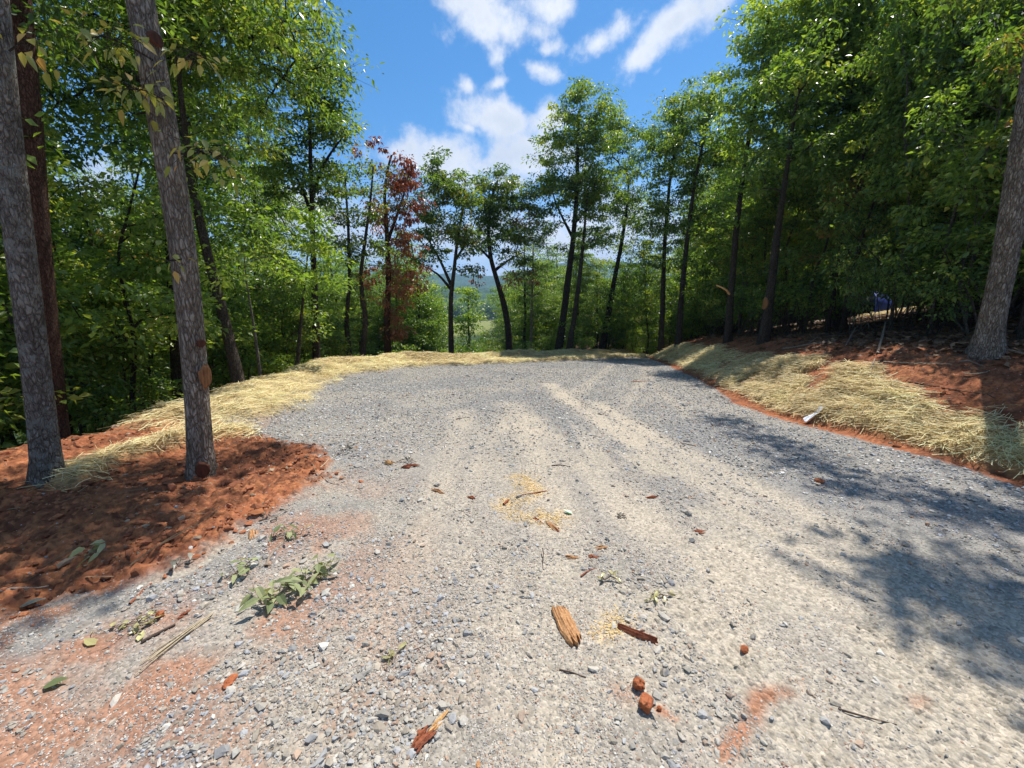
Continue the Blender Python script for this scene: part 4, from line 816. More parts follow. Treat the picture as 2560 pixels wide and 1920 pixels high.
# --- repeated trees: one of each kind, then copies
def variant(name, Hh, r0, cb, cr, seed, bark, leafm, leaf=.14, dens=1.0, lean=.3, per=60, rc=.42, label='', cat='tree', n_ell=7, r1=.03):
    R_ = np.random.default_rng(seed); a = R_.uniform(0, 6.28); P = [np.array([0, 0, -0.4])]
    for i in range(1, 7):
        t = i/6; P.append(np.array([lean*math.cos(a)*t*t + R_.normal(0, .09), lean*math.sin(a)*t*t + R_.normal(0, .09), Hh*t*.95]))
    cr_ = []
    for i in range(n_ell):
        t = (i+.5)/n_ell; z = Hh*(cb + (1-cb)*t); w_ = cr*math.sin(math.pi*(0.22+0.73*t))**.7
        o_ = R_.uniform(0, 6.28); q = w_*R_.uniform(.1, .5)
        cr_.append(((q*math.cos(o_) + P[-1][0]*t, q*math.sin(o_)+P[-1][1]*t, z), (w_*R_.uniform(.7, 1.0), w_*R_.uniform(.7, 1.0), Hh*(1-cb)/n_ell*R_.uniform(.8, 1.2)), R_.uniform(.6, 1.1), R_.uniform(.3, .65)))
    return build_tree(name, (0, 0, -300), tree_parts([(np.array(P), r0, r1)], cr_, seed, leaf, per, rc, dens, sides=8), bark, leafm, label, cat)
VT = [variant('woodland_tree', 14, .15, .30, 2.3, 201, BK_DARK, GREEN, dens=.95), variant('woodland_tree', 13, .13, .24, 2.1, 202, BK_BROWN, GREEN, dens=.95),
      variant('woodland_tree', 15, .17, .36, 2.6, 203, BK_BROWN, GREEN, dens=.9, lean=.8), variant('woodland_tree', 12, .11, .22, 1.9, 204, BK_DARK, LGREEN, dens=.9)]
VS = [variant('sapling', 6.5, .045, .28, 1.2, 211, BK_BROWN, GREEN, leaf=.12, rc=.34, lean=.7, r1=.012, cat='sapling'), variant('sapling', 5.5, .035, .35, 1.0, 212, BK_PALE, LGREEN, leaf=.12, rc=.34, lean=.9, r1=.012, cat='sapling'),
      variant('sapling', 7.5, .05, .40, 1.25, 213, BK_BROWN, OLIVE, leaf=.12, rc=.34, lean=1.1, dens=.7, r1=.012, cat='sapling')]
VU = [variant('understorey_tree', 6.2, .06, .22, 1.9, 231, BK_BROWN, GREEN, leaf=.13, rc=.4, n_ell=6, dens=1.0, lean=.6, r1=.012), variant('understorey_tree', 5.2, .05, .30, 1.7, 232, BK_DARK, LGREEN, leaf=.13, rc=.4, n_ell=6, dens=1.0, lean=.9, r1=.012)]
VB = [variant('shrub', 2.4, .025, .12, 1.0, 221, BK_BROWN, GREEN, leaf=.11, rc=.3, n_ell=4, dens=1.2, r1=.008, cat='shrub'), variant('shrub', 1.7, .02, .10, .9, 222, BK_BROWN, LGREEN, leaf=.11, rc=.28, n_ell=4, dens=1.2, r1=.008, cat='shrub')]
def brush(seed):
    R_ = np.random.default_rng(seed); st = []; cc = []
    for k in range(6):
        a = R_.uniform(0, 6.28); L = R_.uniform(1.3, 3.2); q = [np.array([R_.normal(0, .12), R_.normal(0, .12), -.05])]; dr = np.array([math.cos(a)*.35, math.sin(a)*.35, 1.0])
        for i in range(6): dr = dr + R_.normal(0, .28, 3)*[1, 1, .4]; q.append(q[-1] + dr/np.linalg.norm(dr)*L/6)
        st.append((np.array(q), R_.uniform(.010, .022), .004)); cc.append((q[-1], (.5, .5, .35), .8, .45)); cc.append((q[-3] + R_.normal(0, .3, 3), (.4, .4, .25), .6, .4))
    return build_tree('brushwood', (0, 0, -300), tree_parts(st, cc, seed, .11, 26, .30, .8, sides=6, flare=0, flat=.5), BK_PALE if seed % 2 else BK_BROWN, GREEN, '', 'shrub')
VR = [brush(241), brush(242), brush(244)]
used = set()
def put(vlist, k, x, y, s, group, label, rz=None):
    src = vlist[k % len(vlist)]; rz = rng.uniform(0, 6.28) if rz is None else rz
    sc_ = (s[0], s[1]) if isinstance(s, tuple) else (s, s); loc = (x, y, gz(x, y) - 0.02)
    if src.name not in used:
        used.add(src.name); src.location = loc; src.rotation_euler = (0, 0, rz); src.scale = (sc_[0], sc_[0], sc_[1]); src['label'] = label; src['group'] = group; return src
    return copy_tree(src, loc, rz, sc_, label, group)
def poisson(n, fn, box, dmin, taken):
    x = rng.uniform(box[0], box[1], 9000); y = rng.uniform(box[2], box[3], 9000); F = fields(x, y); k = fn(x, y, F[0], F[2]); out_ = []
    for a, b in zip(x[k], y[k]):
        if len(out_) >= n: break
        if taken and np.min((np.array(taken) - [a, b])**2 @ [1, 1]) < dmin*dmin: continue
        taken.append((a, b)); out_.append((a, b))
    return out_
def trkd(x, y): return pl_dist(x, y, TRK)[0]
TENTV = lambda x, y: ((proj_u(x, y) > 1835) & (proj_u(x, y) < 1922) & (y < 17.5)) | (np.abs((x-15)*.79-(y-16.3)*.62) < 1.9) & ((x-15)*.62+(y-16.3)*.79 > -1.5) & ((x-15)*.62+(y-16.3)*.79 < 8)
def proj_u(x, y): return np.where(y > 0.3, (512 + FPX*x/(np.maximum(y, .3)*cp))/S, np.where(x < 0, -9e9, 9e9))
tk = []
okL = lambda x, y, d, e: (d > 1.6) & (proj_u(x, y) < 640) & (np.hypot(x, y) > 7.2)
put_all = lambda V_, pts, s, g, l: [put(V_, i, x, y, s(), g, l) for i, (x, y) in enumerate(pts)]
U = rng.uniform
put_all(VT, poisson(36, okL, (-26, 0, 1.5, 30), 1.7, tk), lambda: (U(.9, 1.2), U(1.15, 1.45)), 'trees crowding the left-hand slope', 'dark slender woodland tree on the shaded slope left of the drive')
put_all(VS, poisson(26, lambda x, y, d, e: okL(x, y, d, e) & (d < 9), (-16, 0, 3, 20), .9, tk), lambda: U(.7, 1.15), 'saplings among the left-hand trees', 'thin leafy sapling in the shade below the left straw edge')
put_all(VB, poisson(34, lambda x, y, d, e: (d > 1.3) & (proj_u(x, y) < 820), (-14, 0, 4, 20), .8, tk), lambda: U(.7, 1.3), 'shrubs under the left-hand trees', 'low green shrub on the slope below the left straw edge')
put_all(VU, poisson(24, okL, (-18, 0, 4, 24), 1.6, []), lambda: U(.8, 1.25), 'understorey trees on the left-hand slope', 'leafy understorey tree among taller trunks on the left slope')
TENTW = lambda x, y: TENTV(x, y) | (proj_u(x, y) > 1730) & (proj_u(x, y) < 2030) & (y < 17.5)
def okR(x, y, d, e):
    q = -trkd(x, y); u = proj_u(x, y); return ((e > 2.4) | (y > 21.5)) & (d < 1) & ~((q > -3) & (q < 3)) & ~((q > -7) & (q < 0)) & (u > 1290) & (u < 2500)
tk2 = [(6.2, 5.2)]
put_all(VT, poisson(66, lambda x, y, d, e: okR(x, y, d, e) & ((e > 6) | (y > 21.5)) & (proj_u(x, y) > 1640) & ~TENTV(x, y), (4, 44, 3, 46), 2.0, tk2), lambda: (U(.85, 1.15), U(.85, 1.2)), 'trees filling the right-hand wood', 'dark woodland tree standing among others behind the right bank')
put_all(VS, poisson(80, lambda x, y, d, e: okR(x, y, d, e) & (e < 11) & (e > 2.9) & ~TENTV(x, y), (4, 22, 2, 24), .6, tk2), lambda: (U(.6, 1.0), U(.7, 1.2)), 'saplings behind the right bank', 'thin bare-stemmed sapling in the dark wood behind the straw bank')
put_all(VB, poisson(85, lambda x, y, d, e: okR(x, y, d, e) & ((y > 12) | (x > 13)) & (e > 4.5) & ~TENTW(x, y), (6, 36, 6, 40), 1.0, tk2), lambda: U(.8, 1.5), 'shrubs deep in the right-hand wood', 'dark shrub low between trunks deep in the right-hand wood')
put_all(VR, poisson(80, lambda x, y, d, e: okR(x, y, d, e) & (e > 2.7) & (e < 12) & ~TENTW(x, y), (4, 22, 2, 24), .8, []), lambda: U(.6, 1.15), 'brushwood under the right-hand trees', 'crooked thin-stemmed brushwood in the dark wood behind the straw bank')
put_all(VR, poisson(9, lambda x, y, d, e: TENTW(x, y) & ~((proj_u(x, y) > 1872) & (proj_u(x, y) < 1900)) & (e > 2.7) & (y < 13), (4, 22, 2, 24), .5, []), lambda: (U(.45, .7), U(.6, 1.0)), 'brushwood under the right-hand trees', 'crooked thin-stemmed brushwood in the dark wood behind the straw bank')
put_all(VU, poisson(38, lambda x, y, d, e: okR(x, y, d, e) & ((e > 5) & (y > 10) | (y > 15)) & ~TENTW(x, y), (4, 26, 5, 32), 1.5, [(6.2, 5.2)]), lambda: U(.8, 1.25), 'understorey trees in the right-hand wood', 'dark leafy understorey tree in the wood behind the straw bank')
put_all(VB, poisson(46, lambda x, y, d, e: (y > 21.3) & (d < 1.5) & (proj_u(x, y) > 1230) & (proj_u(x, y) < 1600), (2, 18, 21, 34), .8, []), lambda: U(.7, 1.4), 'shrubs closing the far corner of the drive', 'leafy shrub among trunks at the far right corner of the drive')
put_all(VU, poisson(14, lambda x, y, d, e: (y > 22.5) & (d < 1.5) & (proj_u(x, y) > 1290) & (proj_u(x, y) < 1600), (2, 18, 22, 36), 1.3, []), lambda: U(.6, .95), 'understorey trees in the right-hand wood', 'dark leafy understorey tree in the wood behind the straw bank')
# wooded slope beyond the far straw edge: tops stay below the hills
tk3 = []; NB = [0]
def back(n, D0, D1, u0, u1, v0, v1, vl, wk, g, l, skip=None):
    for i in range(n):
        for _ in range(30):
            u = U(u0, u1); D = U(D0, D1); q = at(u, U(v0, v1), D); x, y = q[0], D; F_ = fields(np.array([x]), np.array([y]))
            if (float(F_[0][0]) < 1.6 and not (u0 == 1350 and float(F_[2][0]) > 3)) or (skip and skip[0] < u < skip[1]) or any((x-a)**2+(y-b)**2 < 1.5**2 for a, b in tk3): continue
            h = q[2] - gz(x, y)
            if h < 1.2: continue
            src = vl[NB[0] % len(vl)]; h0 = max(v_.co.z for v_ in src.children[1].data.vertices) if 'h0' not in src else src['h0']; src['h0'] = h0
            tk3.append((x, y)); put(vl, NB[0], x, y, (min(1.5, max(.55, h/h0*wk)), h/h0), g, l); NB[0] += 1; break
G1, L1 = 'trees on the slope beyond the far straw edge', 'sunlit green tree on the slope falling away beyond the straw edge'
back(34, 24, 60, 640, 930, 585, 690, VT, 1.25, G1, L1); back(34, 24, 60, 1090, 1420, 590, 690, VT, 1.25, G1, L1); back(12, 30, 70, 925, 1100, 715, 760, VT, 1.4, G1, L1)
back(34, 21, 42, 640, 905, 500, 620, VT, 1.3, G1, L1); back(36, 23, 42, 1105, 1420, 490, 620, VT, 1.3, G1, L1)
back(34, 21, 36, 640, 1400, 690, 745, VU, 1.3, 'small leafy trees just below the far straw edge', 'small bright-leaved tree rising just below the far straw edge', (985, 1060))
back(26, 26, 44, 1350, 1640, 280, 480, VT, 1.0, 'tall trees closing the far end of the bank', 'tall woodland tree closing off the far end of the straw bank')
back(30, 18, 30, 640, 1330, 735, 772, VB, 1.1, 'shrubs below the far straw edge', 'leafy green shrub growing just below the far straw edge')
# distant wood behind the meadow (one mass) and hazy hills
R_ = np.random.default_rng(5); n = 520
a = np.radians(R_.uniform(-34, 34, n)); r = R_.uniform(338, 420, n); px, py = r*np.sin(a), r*np.cos(a)
k = (np.abs(a) < .6); hts = R_.uniform(9, 20, n)
cen = []; 
for i in range(n):
    m = 9; q = R_.normal(0, 1, (m, 3)); q /= np.linalg.norm(q, axis=1)[:, None]; cen.append(np.array([px[i], py[i], -14 + hts[i]*.55]) + q*np.array([4, 4, hts[i]*.42]))
cen = np.concatenate(cen); V, F, v = leafset(cen, R_.uniform(1.6, 3.0, len(cen)), 26, 1.3, R_, np.clip(R_.normal(.4, .2, len(cen)), 0, 1), .8)
tag(obj('distant_wood', mesh('distant_wood', V, F, GREEN, False, {'v': ('FACE', v)})), 'far belt of trees behind the pale valley meadow', 'woodland', kind='stuff')
aa = np.radians(np.linspace(-60, 60, 900)); rr_ = np.concatenate([np.linspace(415, 1300, 190), np.linspace(1310, 3600, 150)])
A2, R2 = np.meshgrid(aa, rr_); hx = R2*np.sin(A2); hy = R2*np.cos(A2)
front = 62*sstep(R2, 430, 900)*(0.35 + 0.95*vnoise(hx/330+3, hy/500+8, 401))*0.8
back = 175*sstep(R2, 950, 1900)*(0.55 + 0.6*vnoise(hx/420+1.3, hy/900+2, 403) + .25*(vnoise(hx/160, hy/400, 404)-.5))
lump = 9*np.sqrt(np.clip(fbm(hx/16, hy/16, 405, 3), 0, 1)) + 16*fbm(hx/90, hy/90, 409, 3)
hzz = -16 + np.maximum(front, back) + lump; n0, n1_ = A2.shape; ii = np.arange(n0*n1_).reshape(n0, n1_)
F = np.stack([ii[:-1, :-1].ravel(), ii[:-1, 1:].ravel(), ii[1:, 1:].ravel(), ii[1:, :-1].ravel()], 1)
hn = fbm(hx/14, hy/14, 411, 3); hc = np.array([0.030, 0.062, 0.018])*(0.5 + hn.ravel()[:, None]*1.4)
MH = simple_mat('wooded_hill', None, 0.95, 0.4, 0.05, bump=0)
tag(obj('hills', mesh('hills', np.stack([hx.ravel(), hy.ravel(), hzz.ravel()], 1), F, MH, False, {'col': ('POINT', hc)})), 'hazy blue wooded hills beyond the valley', 'hills', kind='structure')
hzm = bpy.data.materials.new('haze'); hzm.use_nodes = True; T = NT(hzm.node_tree)
o_ = T.n('ShaderNodeOutputMaterial'); pv = T.n('ShaderNodeVolumePrincipled', ins={'Color': (0.36, 0.60, 1.0, 1), 'Density': 0.00030, 'Anisotropy': 0.25}); hzm.node_tree.links.new(pv.outputs[0], o_.inputs['Volume'])
c8 = np.array([(x, y, z) for z in (-24, 300) for y in (-320, 3800) for x in (-3400, 3400)], float)
tag(obj('haze', mesh('haze', c8, np.array([(0, 2, 3, 1), (4, 5, 7, 6), (0, 1, 5, 4), (2, 6, 7, 3), (0, 4, 6, 2), (1, 3, 7, 5)]), hzm)), 'thin blue summer haze over the valley', 'haze', kind='stuff')
# ------------------------------------------------------------------ sunlit track and blue tent beyond the right-hand wood
Qt = resample(np.array([(x, y, 0) for x, y in TRK]), 0.5); Tt = np.gradient(Qt, axis=0); Tt /= np.linalg.norm(Tt, axis=1)[:, None]; Nt = np.stack([-Tt[:, 1], Tt[:, 0], 0*Tt[:, 0]], 1)
cols_ = np.linspace(-1.7, 1.7, 8); V = (Qt[:, None] + Nt[:, None]*cols_[None, :, None]).reshape(-1, 3)
V[:, 2] = hbase(V[:, 0], V[:, 1]) + 0.05 + 0.03*vnoise(V[:, 0]*2, V[:, 1]*2, 5); n0 = len(Qt); ii = np.arange(n0*8).reshape(n0, 8)
MTR = simple_mat('track_gravel', (0.46, 0.43, 0.38, 1), .95, .3, 6, attr=False)
tag(obj('road', mesh('road', V, np.stack([ii[:-1, :-1].ravel(), ii[:-1, 1:].ravel(), ii[1:, 1:].ravel(), ii[1:, :-1].ravel()], 1), MTR, True)), 'pale sunlit gravel track glimpsed beyond the right-hand wood', 'track', kind='structure')
def m_plain(name, c, rough=.6, trans=0.0, spec=.4):
    m = bpy.data.materials.new(name); m.use_nodes = True; t = NT(m.node_tree); o = t.n('ShaderNodeOutputMaterial')
    pos = t.n('ShaderNodeTexCoord').outputs['Object']; n1 = t.n('ShaderNodeTexNoise', ins={'Vector': pos, 'Scale': 25.0, 'Detail': 4.0}).outputs[0]
    k = t.math('MULTIPLY_ADD', n1, .3, .85); cc = t.mix(1.0, (*c, 1), t.n('ShaderNodeCombineColor', ins={0: k, 1: k, 2: k}).outputs[0], 'MULTIPLY')
    b = t.n('ShaderNodeBsdfPrincipled', ins={'Base Color': cc, 'Roughness': rough, 'Specular IOR Level': spec}); r = b.outputs[0]
    if trans: r = t.n('ShaderNodeMixShader', ins={0: trans, 1: r, 2: t.n('ShaderNodeBsdfTranslucent', ins={0: cc}).outputs[0]}).outputs[0]
    m.node_tree.links.new(r, o.inputs[0]); return m
BLUE = m_plain('blue_tent_cloth', (0.045, 0.085, 0.42), .5, .2); NAVY = m_plain('navy_tent_cloth', (0.010, 0.013, 0.035), .95, spec=.05); POLE = m_plain('tent_pole', (.35, .38, .45), .4)
tx, ty = at(1872, 672, 17.0)[:2]; tz = gz(tx, ty)
tent = empty('dome_tent', (tx, ty, tz), 'blue dome tent glimpsed through dark stems beyond the right-hand wood', 'tent')
def dome(a0, a1, rx, ry, h, nseg=24, nr=10, pw=.75):
    vs = []
    for i in range(nseg+1):
        a = a0 + (a1-a0)*i/nseg
        for j in range(nr+1):
            t = j/nr*math.pi/2; rb_ = 1 - .035*abs(math.sin(2*a))
            vs.append((rx*math.cos(a)*math.cos(t)**pw*rb_, ry*math.sin(a)*math.cos(t)**pw*rb_, h*math.sin(t)**.9))
    F = [[i*(nr+1)+j, (i+1)*(nr+1)+j, (i+1)*(nr+1)+j+1, i*(nr+1)+j+1] for i in range(nseg) for j in range(nr)]
    return np.array(vs), np.array(F)
V, F = dome(-math.pi*.62, math.pi*.62, .85, .85, .98); obj('canopy', mesh('canopy', V, F, BLUE, True), tent)
V, F = dome(math.pi*.62, math.pi*1.38, 1.0, .88, .90); obj('door_panel', mesh('door_panel', V, F, NAVY, True), tent)
for s in (-1, 1):
    q = np.array([(.86*math.cos(t)*math.cos(.8)*s, .86*math.cos(t)*math.sin(.8)*1.0, 1.0*abs(math.sin(t))**.9) for t in np.linspace(0, math.pi, 24)])
    V, F = tube(q, np.full(24, .012), 6); obj('pole', mesh('pole', V, F, POLE, True), tent)
x, y = scatter_where(9000, (13.4, 16.4, 14.6, 17.0), lambda x, y: np.exp(-(((x-14.8)/.9)**2+((y-15.8)/.7)**2)**2)*1.0); n = len(x)
tag(obj('straw', blades('straw', x, y, rng.uniform(.12, .3, n), np.full(n, .011), np.array([.74, .60, .32])*rng.uniform(.7, 1.2, (n, 1)), MST, rng.uniform(0, 6.28, n), rng.normal(0, .25, n), rng.uniform(.01, .10, n))), 'sunlit straw heap in front of the blue tent', 'straw', kind='stuff')
# ------------------------------------------------------------------ debris on the ground: every piece its own thing
def gpt(u, v, up=0.0): g = ground(u, v); return np.array([g[0], g[1], float(surf(g[0], g[1])[0]) + up])
def gpts(pts, up=0.0): return np.array([gpt(*p[:2], up + (p[2] if len(p) > 2 else 0)) for p in pts])
def lie(pts, r, up=None):
    Q = resample(gpts(pts), .04); zz = surf(Q[:, 0], Q[:, 1]); base = np.convolve(np.pad(zz, 4, mode='edge'), np.ones(9)/9, 'valid')
    lift = np.array([p[2] if len(p) > 2 else 0 for p in pts]); Q[:, 2] = np.maximum(base, zz - .004) + r*.75 + np.interp(np.linspace(0, 1, len(Q)), np.linspace(0, 1, len(pts)), lift); return Q
def place(name, V, F, mat, label, cat, smooth=True, group=None, attrs=None):
    V = np.asarray(V, float); o_ = np.array([V[:, 0].mean(), V[:, 1].mean(), V[:, 2].min()])
    return tag(obj(name, mesh(name, V-o_, F, mat, smooth, attrs), loc=o_), label, cat, group)
STK = m_wood('weathered_stick', (0.13, 0.095, 0.07), (0.34, 0.27, 0.21), 40, ax=(1, 1, 1)); STKD = m_wood('dark_stick', (0.035, 0.025, 0.02), (0.12, 0.08, 0.06), 40)
STKP = m_wood('pale_stick', (0.32, 0.25, 0.16), (0.58, 0.48, 0.33), 60); ORW = m_wood('orange_wood', (0.28, 0.125, 0.055), (0.58, 0.33, 0.15), 70); RBK = m_wood('red_bark', (0.17, 0.045, 0.022), (0.36, 0.12, 0.055), 70)
PLW = m_wood('pale_splintered_wood', (0.42, 0.20, 0.07), (0.70, 0.44, 0.19), 70); CLAY = m_wood('clay_lump', (0.22, 0.058, 0.022), (0.46, 0.155, 0.062), 40)
def stick(pts, r, label, mat=STK, seed=0, forks=(), name='stick', cat='stick', r1=.5, group=None):
    Q = lie(pts, r); rr_ = np.linspace(r, r*r1, len(Q))*(1 + .25*(vnoise(np.linspace(0, 9, len(Q))+seed, np.zeros(len(Q)), seed)-.5)); parts = [tube(Q, rr_, 7, .3, seed)]
    for f in forks: q = lie(f, r*.5); parts.append(tube(q, np.linspace(r*.55, r*.25, len(q)), 5, .3, seed+3))
    V, F = join(parts); return place(name, V, F, mat, label, cat, True, group)
stick([(1690, 757), (1735, 751), (1777, 744), (1808, 736)], .028, 'long pale fallen limb lying at the foot of the shaded stems', STK, 1, [[(1735, 751), (1765, 738, .1)]], 'fallen_limb', 'fallen limb')
stick([(1894, 771), (1903, 742, .12), (1908, 722, .28), (1929, 700, .45)], .02, 'crooked bare stick standing up from the dark bank left of the massive trunk', STK, 2)
stick([(1826, 751), (1850, 722, .2), (1868, 712, .3), (1873, 729, .16)], .013, 'thin forked stick arched over the dark leaf litter below the blue tent', STK, 3)
stick([(1908, 786), (1980, 785), (2056, 788)], .010, 'straight pale stick lying across the litter in front of the massive trunk', STKP, 4)
stick([(2070, 782), (2100, 782), (2128, 796)], .010, 'kinked stick just below the roots of the massive trunk', STK, 5)
stick([(2080, 812), (2110, 812), (2137, 803)], .012, 'short curved stick on the red bank below the massive trunk', STKP, 6)
stick([(2176, 762), (2195, 768), (2216, 776)], .022, 'grey branch end lying right of the massive trunk', STK, 7)
stick([(1876, 817), (1881, 806, .05), (1886, 797, .1)], .010, 'small upright stub of stick above the right-hand straw', STKP, 8)
stick([(1960, 830), (2030, 838), (2100, 846), (2150, 862)], .008, 'long dark wavy twig along the upper edge of the right-hand straw', STKD, 9)
stick([(1365, 825), (1382, 823), (1402, 822)], .012, 'brown stick lying alone on the far gravel', RBK, 10)
stick([(576, 1225), (580, 1210), (586, 1199), (612, 1176), (634, 1155)], .010, 'bent grey branch on the gravel beside the red clay', STK, 11, [[(586, 1199), (560, 1208)], [(612, 1176), (622, 1150, .02)]], 'branch', 'branch')
stick([(279, 1300), (300, 1282), (327, 1257)], .007, 'dark brown stick at the shade edge left of the wilted branch', RBK, 12)
stick([(305, 1384), (345, 1362), (378, 1346)], .009, 'dark brown splintered stick beside the pale straw stalk', STKD, 13)
stick([(0, 1290), (50, 1278), (104, 1261)], .009, 'brown stick in the shade at the left edge of the photo', STK, 14)
stick([(1172, 1188, .03), (1176, 1200, .02), (1170, 1214), (1174, 1226)], .004, 'small dark upright twig in the middle of the gravel', STKD, 15)
stick([(1208, 1445), (1232, 1448), (1266, 1462)], .004, 'thin black twig below the orange bark slab', STKD, 16)
stick([(1812, 1528), (1870, 1545), (1938, 1562)], .0045, 'long curved dark twig across the tyre treads at lower right', STKD, 17)
stick([(1180, 1058), (1140, 1064), (1115, 1068)], .006, 'red-brown stick lying over the larger sawdust patch', RBK, 18)
stick([(1088, 1086), (1098, 1078)], .010, 'short red-brown stick left of the larger sawdust patch', RBK, 19, r1=.9)
stick([(1192, 1005), (1212, 1003), (1232, 1008)], .006, 'thin brown twig above the larger sawdust patch', STKD, 20)
stick([(1470, 955), (1505, 962)], .006, 'thin dark twig on the gravel left of the tree shadows', STKD, 21)
stick([(985, 905), (1015, 902)], .008, 'short dark stick on the far grey gravel', STKD, 22)
stick([(692, 1012), (712, 998), (730, 982)], .005, 'pale twig at the tip of the red clay patch', STKP, 23)
stick([(1350, 1180), (1375, 1176), (1384, 1181)], .0, 'x', STKD) if False else None
stick([(1255, 1240), (1272, 1226), (1290, 1224)], .005, 'curved red twig above the orange bark slab', RBK, 24)
# long pale stalk bundle at lower left
R_ = np.random.default_rng(77); parts = []
for k in range(9):
    o_ = R_.normal(0, 4, 2); a_ = .0 + .35*R_.random(); b_ = .7 + .3*R_.random(); A0 = np.array([466, 1322]); B0 = np.array([290, 1452])
    q = lie([tuple(A0 + (B0-A0)*a_ + o_*.4), tuple(A0 + (B0-A0)*(a_+b_)/2 + o_*.7), tuple(A0 + (B0-A0)*b_ + o_*1.2)], .003); q[:, 2] += .002*k; parts.append(tube(q, np.linspace(.0035, .0022, len(q)), 5))
V, F = join(parts); place('dry_stalk', V, F, STKP, 'long pale dry stalk with split ends at lower left', 'stalk')
def slab(c, axis, L, W, th, mat, label, cat, name, seed, jag=.18, curve=.1, group=None, tail=0.0, tilt=0.0, up=0.0):
    """splintered slab of bark or wood: a fibrous grid with ragged ends and a real underside"""
    ax = np.array([*axis, 0.]); ax /= np.linalg.norm(ax); sd = np.array([-ax[1], ax[0], 0]); nl, nw = 30, 16; top = []; bot = []
    for j in range(nw+1):
        s = -1+2*j/nw; e0 = -1 - jag*(vnoise(np.array([s*5+seed]), np.array([0.]), seed)[0]-.6)*2; e1 = 1 + jag*(vnoise(np.array([s*5+seed]), np.array([5.]), seed+1)[0]-.6)*2 + tail*math.exp(-((s-.1)/.13)**2)
        for i in range(nl+1):
            t = e0 + (e1-e0)*i/nl; wv_ = W/2*s*(1 - .14*abs(t)**4)*(1 + .2*(vnoise(np.array([t*3.]), np.array([s+seed]), seed)[0]-.5))
            fib = float(vnoise(np.array([s*9.+seed]), np.array([t*1.3]), seed+2)[0]); h = th*(.55 + .9*fib)*(1-.6*abs(s)**4) + curve*W*(1-s*s)
            p = c + ax*t*L/2 + sd*wv_ + np.array([0, 0, tilt*t*L/2 + up]); top.append(p + [0, 0, h]); bot.append(p + [0, 0, curve*W*(1-s*s)*.8 - .002])
    n = (nl+1)*(nw+1); V = np.array(top+bot); ix = np.arange(n).reshape(nw+1, nl+1)
    f = np.stack([ix[:-1, :-1].ravel(), ix[1:, :-1].ravel(), ix[1:, 1:].ravel(), ix[:-1, 1:].ravel()], 1); rim = np.concatenate([ix[0, :], ix[1:, -1], ix[-1, -2::-1], ix[-2:0:-1, 0]]); rn = np.roll(rim, -1)
    return place(name, V, np.concatenate([f, f[:, ::-1] + n, np.stack([rim, rn, rn+n, rim+n], 1)]), mat, label, cat, False, group)
def slab_at(p0, p1, wpx, th, mat, label, cat, name, seed, **k):
    a, b = gpt(*p0), gpt(*p1); c = (a+b)/2; c[2] = max(float(surf(c[0], c[1])[0]), (a[2]+b[2])/2) - .001; un_ = (c[1]*cp + CAMH*sp)/864*.88
    return slab(c, (b-a)[:2], np.linalg.norm(b-a), wpx*un_, th, mat, label, cat, name, seed, tilt=(b[2]-a[2])/max(.01, np.linalg.norm((b-a)[:2])), **k)
slab_at((1207, 1316), (1242, 1388), 44, .016, ORW, 'broad splintered slab of orange bark in the lower middle', 'bark slab', 'bark_slab', 3, jag=.34, tail=.35, up=.006)
slab_at((1338, 1356), (1420, 1386), 15, .014, RBK, 'narrow pinkish-brown strip of bark right of the smaller sawdust patch', 'bark strip', 'bark_strip', 4, jag=.2, curve=.25)
CH = [((1288, 1180), (1318, 1174), 13, ORW, 'bright orange wood chip right of the larger sawdust patch'), ((1270, 1196), (1294, 1205), 10, RBK, 'dull red chip just below the bright orange chip'), ((1392, 1074), (1420, 1071), 8, RBK, 'red-brown chip on the dusty wheel track in the middle distance'),
      ((1496, 1141), (1524, 1145), 9, RBK, 'red-brown chip on the dusty track right of centre'), ((932, 1057), (962, 1063), 9, ORW, 'orange-brown chip left of the larger sawdust patch'), ((1010, 1068), (1026, 1076), 9, RBK, 'dark red chip between two grey twigs left of the sawdust'),
      ((860, 1010), (902, 1012), 14, RBK, 'ragged pile of red bark on gravel right of the clay tip'), ((826, 999), (852, 1003), 12, PLW, 'pale tan bark piece next to the ragged red bark'), ((1180, 1120), (1200, 1140), 8, ORW, 'thin orange splinter at the lower end of the sawdust'),
      ((1196, 1134), (1212, 1142), 7, RBK, 'small dark splinter at the lower end of the sawdust'), ((1150, 1112), (1172, 1126), 7, RBK, 'slender red splinter inside the lower sawdust'), ((1222, 1196), (1252, 1203), 11, ORW, 'flat tan chip between the upright twig and the red curved twig'),
      ((380, 1332), (412, 1318), 12, RBK, 'flat red-brown bark piece above the pale dry stalk'), ((1030, 1662), (1036, 1640), 9, ORW, 'small orange splinter right of the rotten chunk'), ((545, 1148), (548, 1168), 12, ORW, 'orange stub of wood at the clay edge below the scarred trunk'), ((1692, 1650), (1712, 1646), 8, RBK, 'small red-brown peg of wood at the bottom right of centre')]
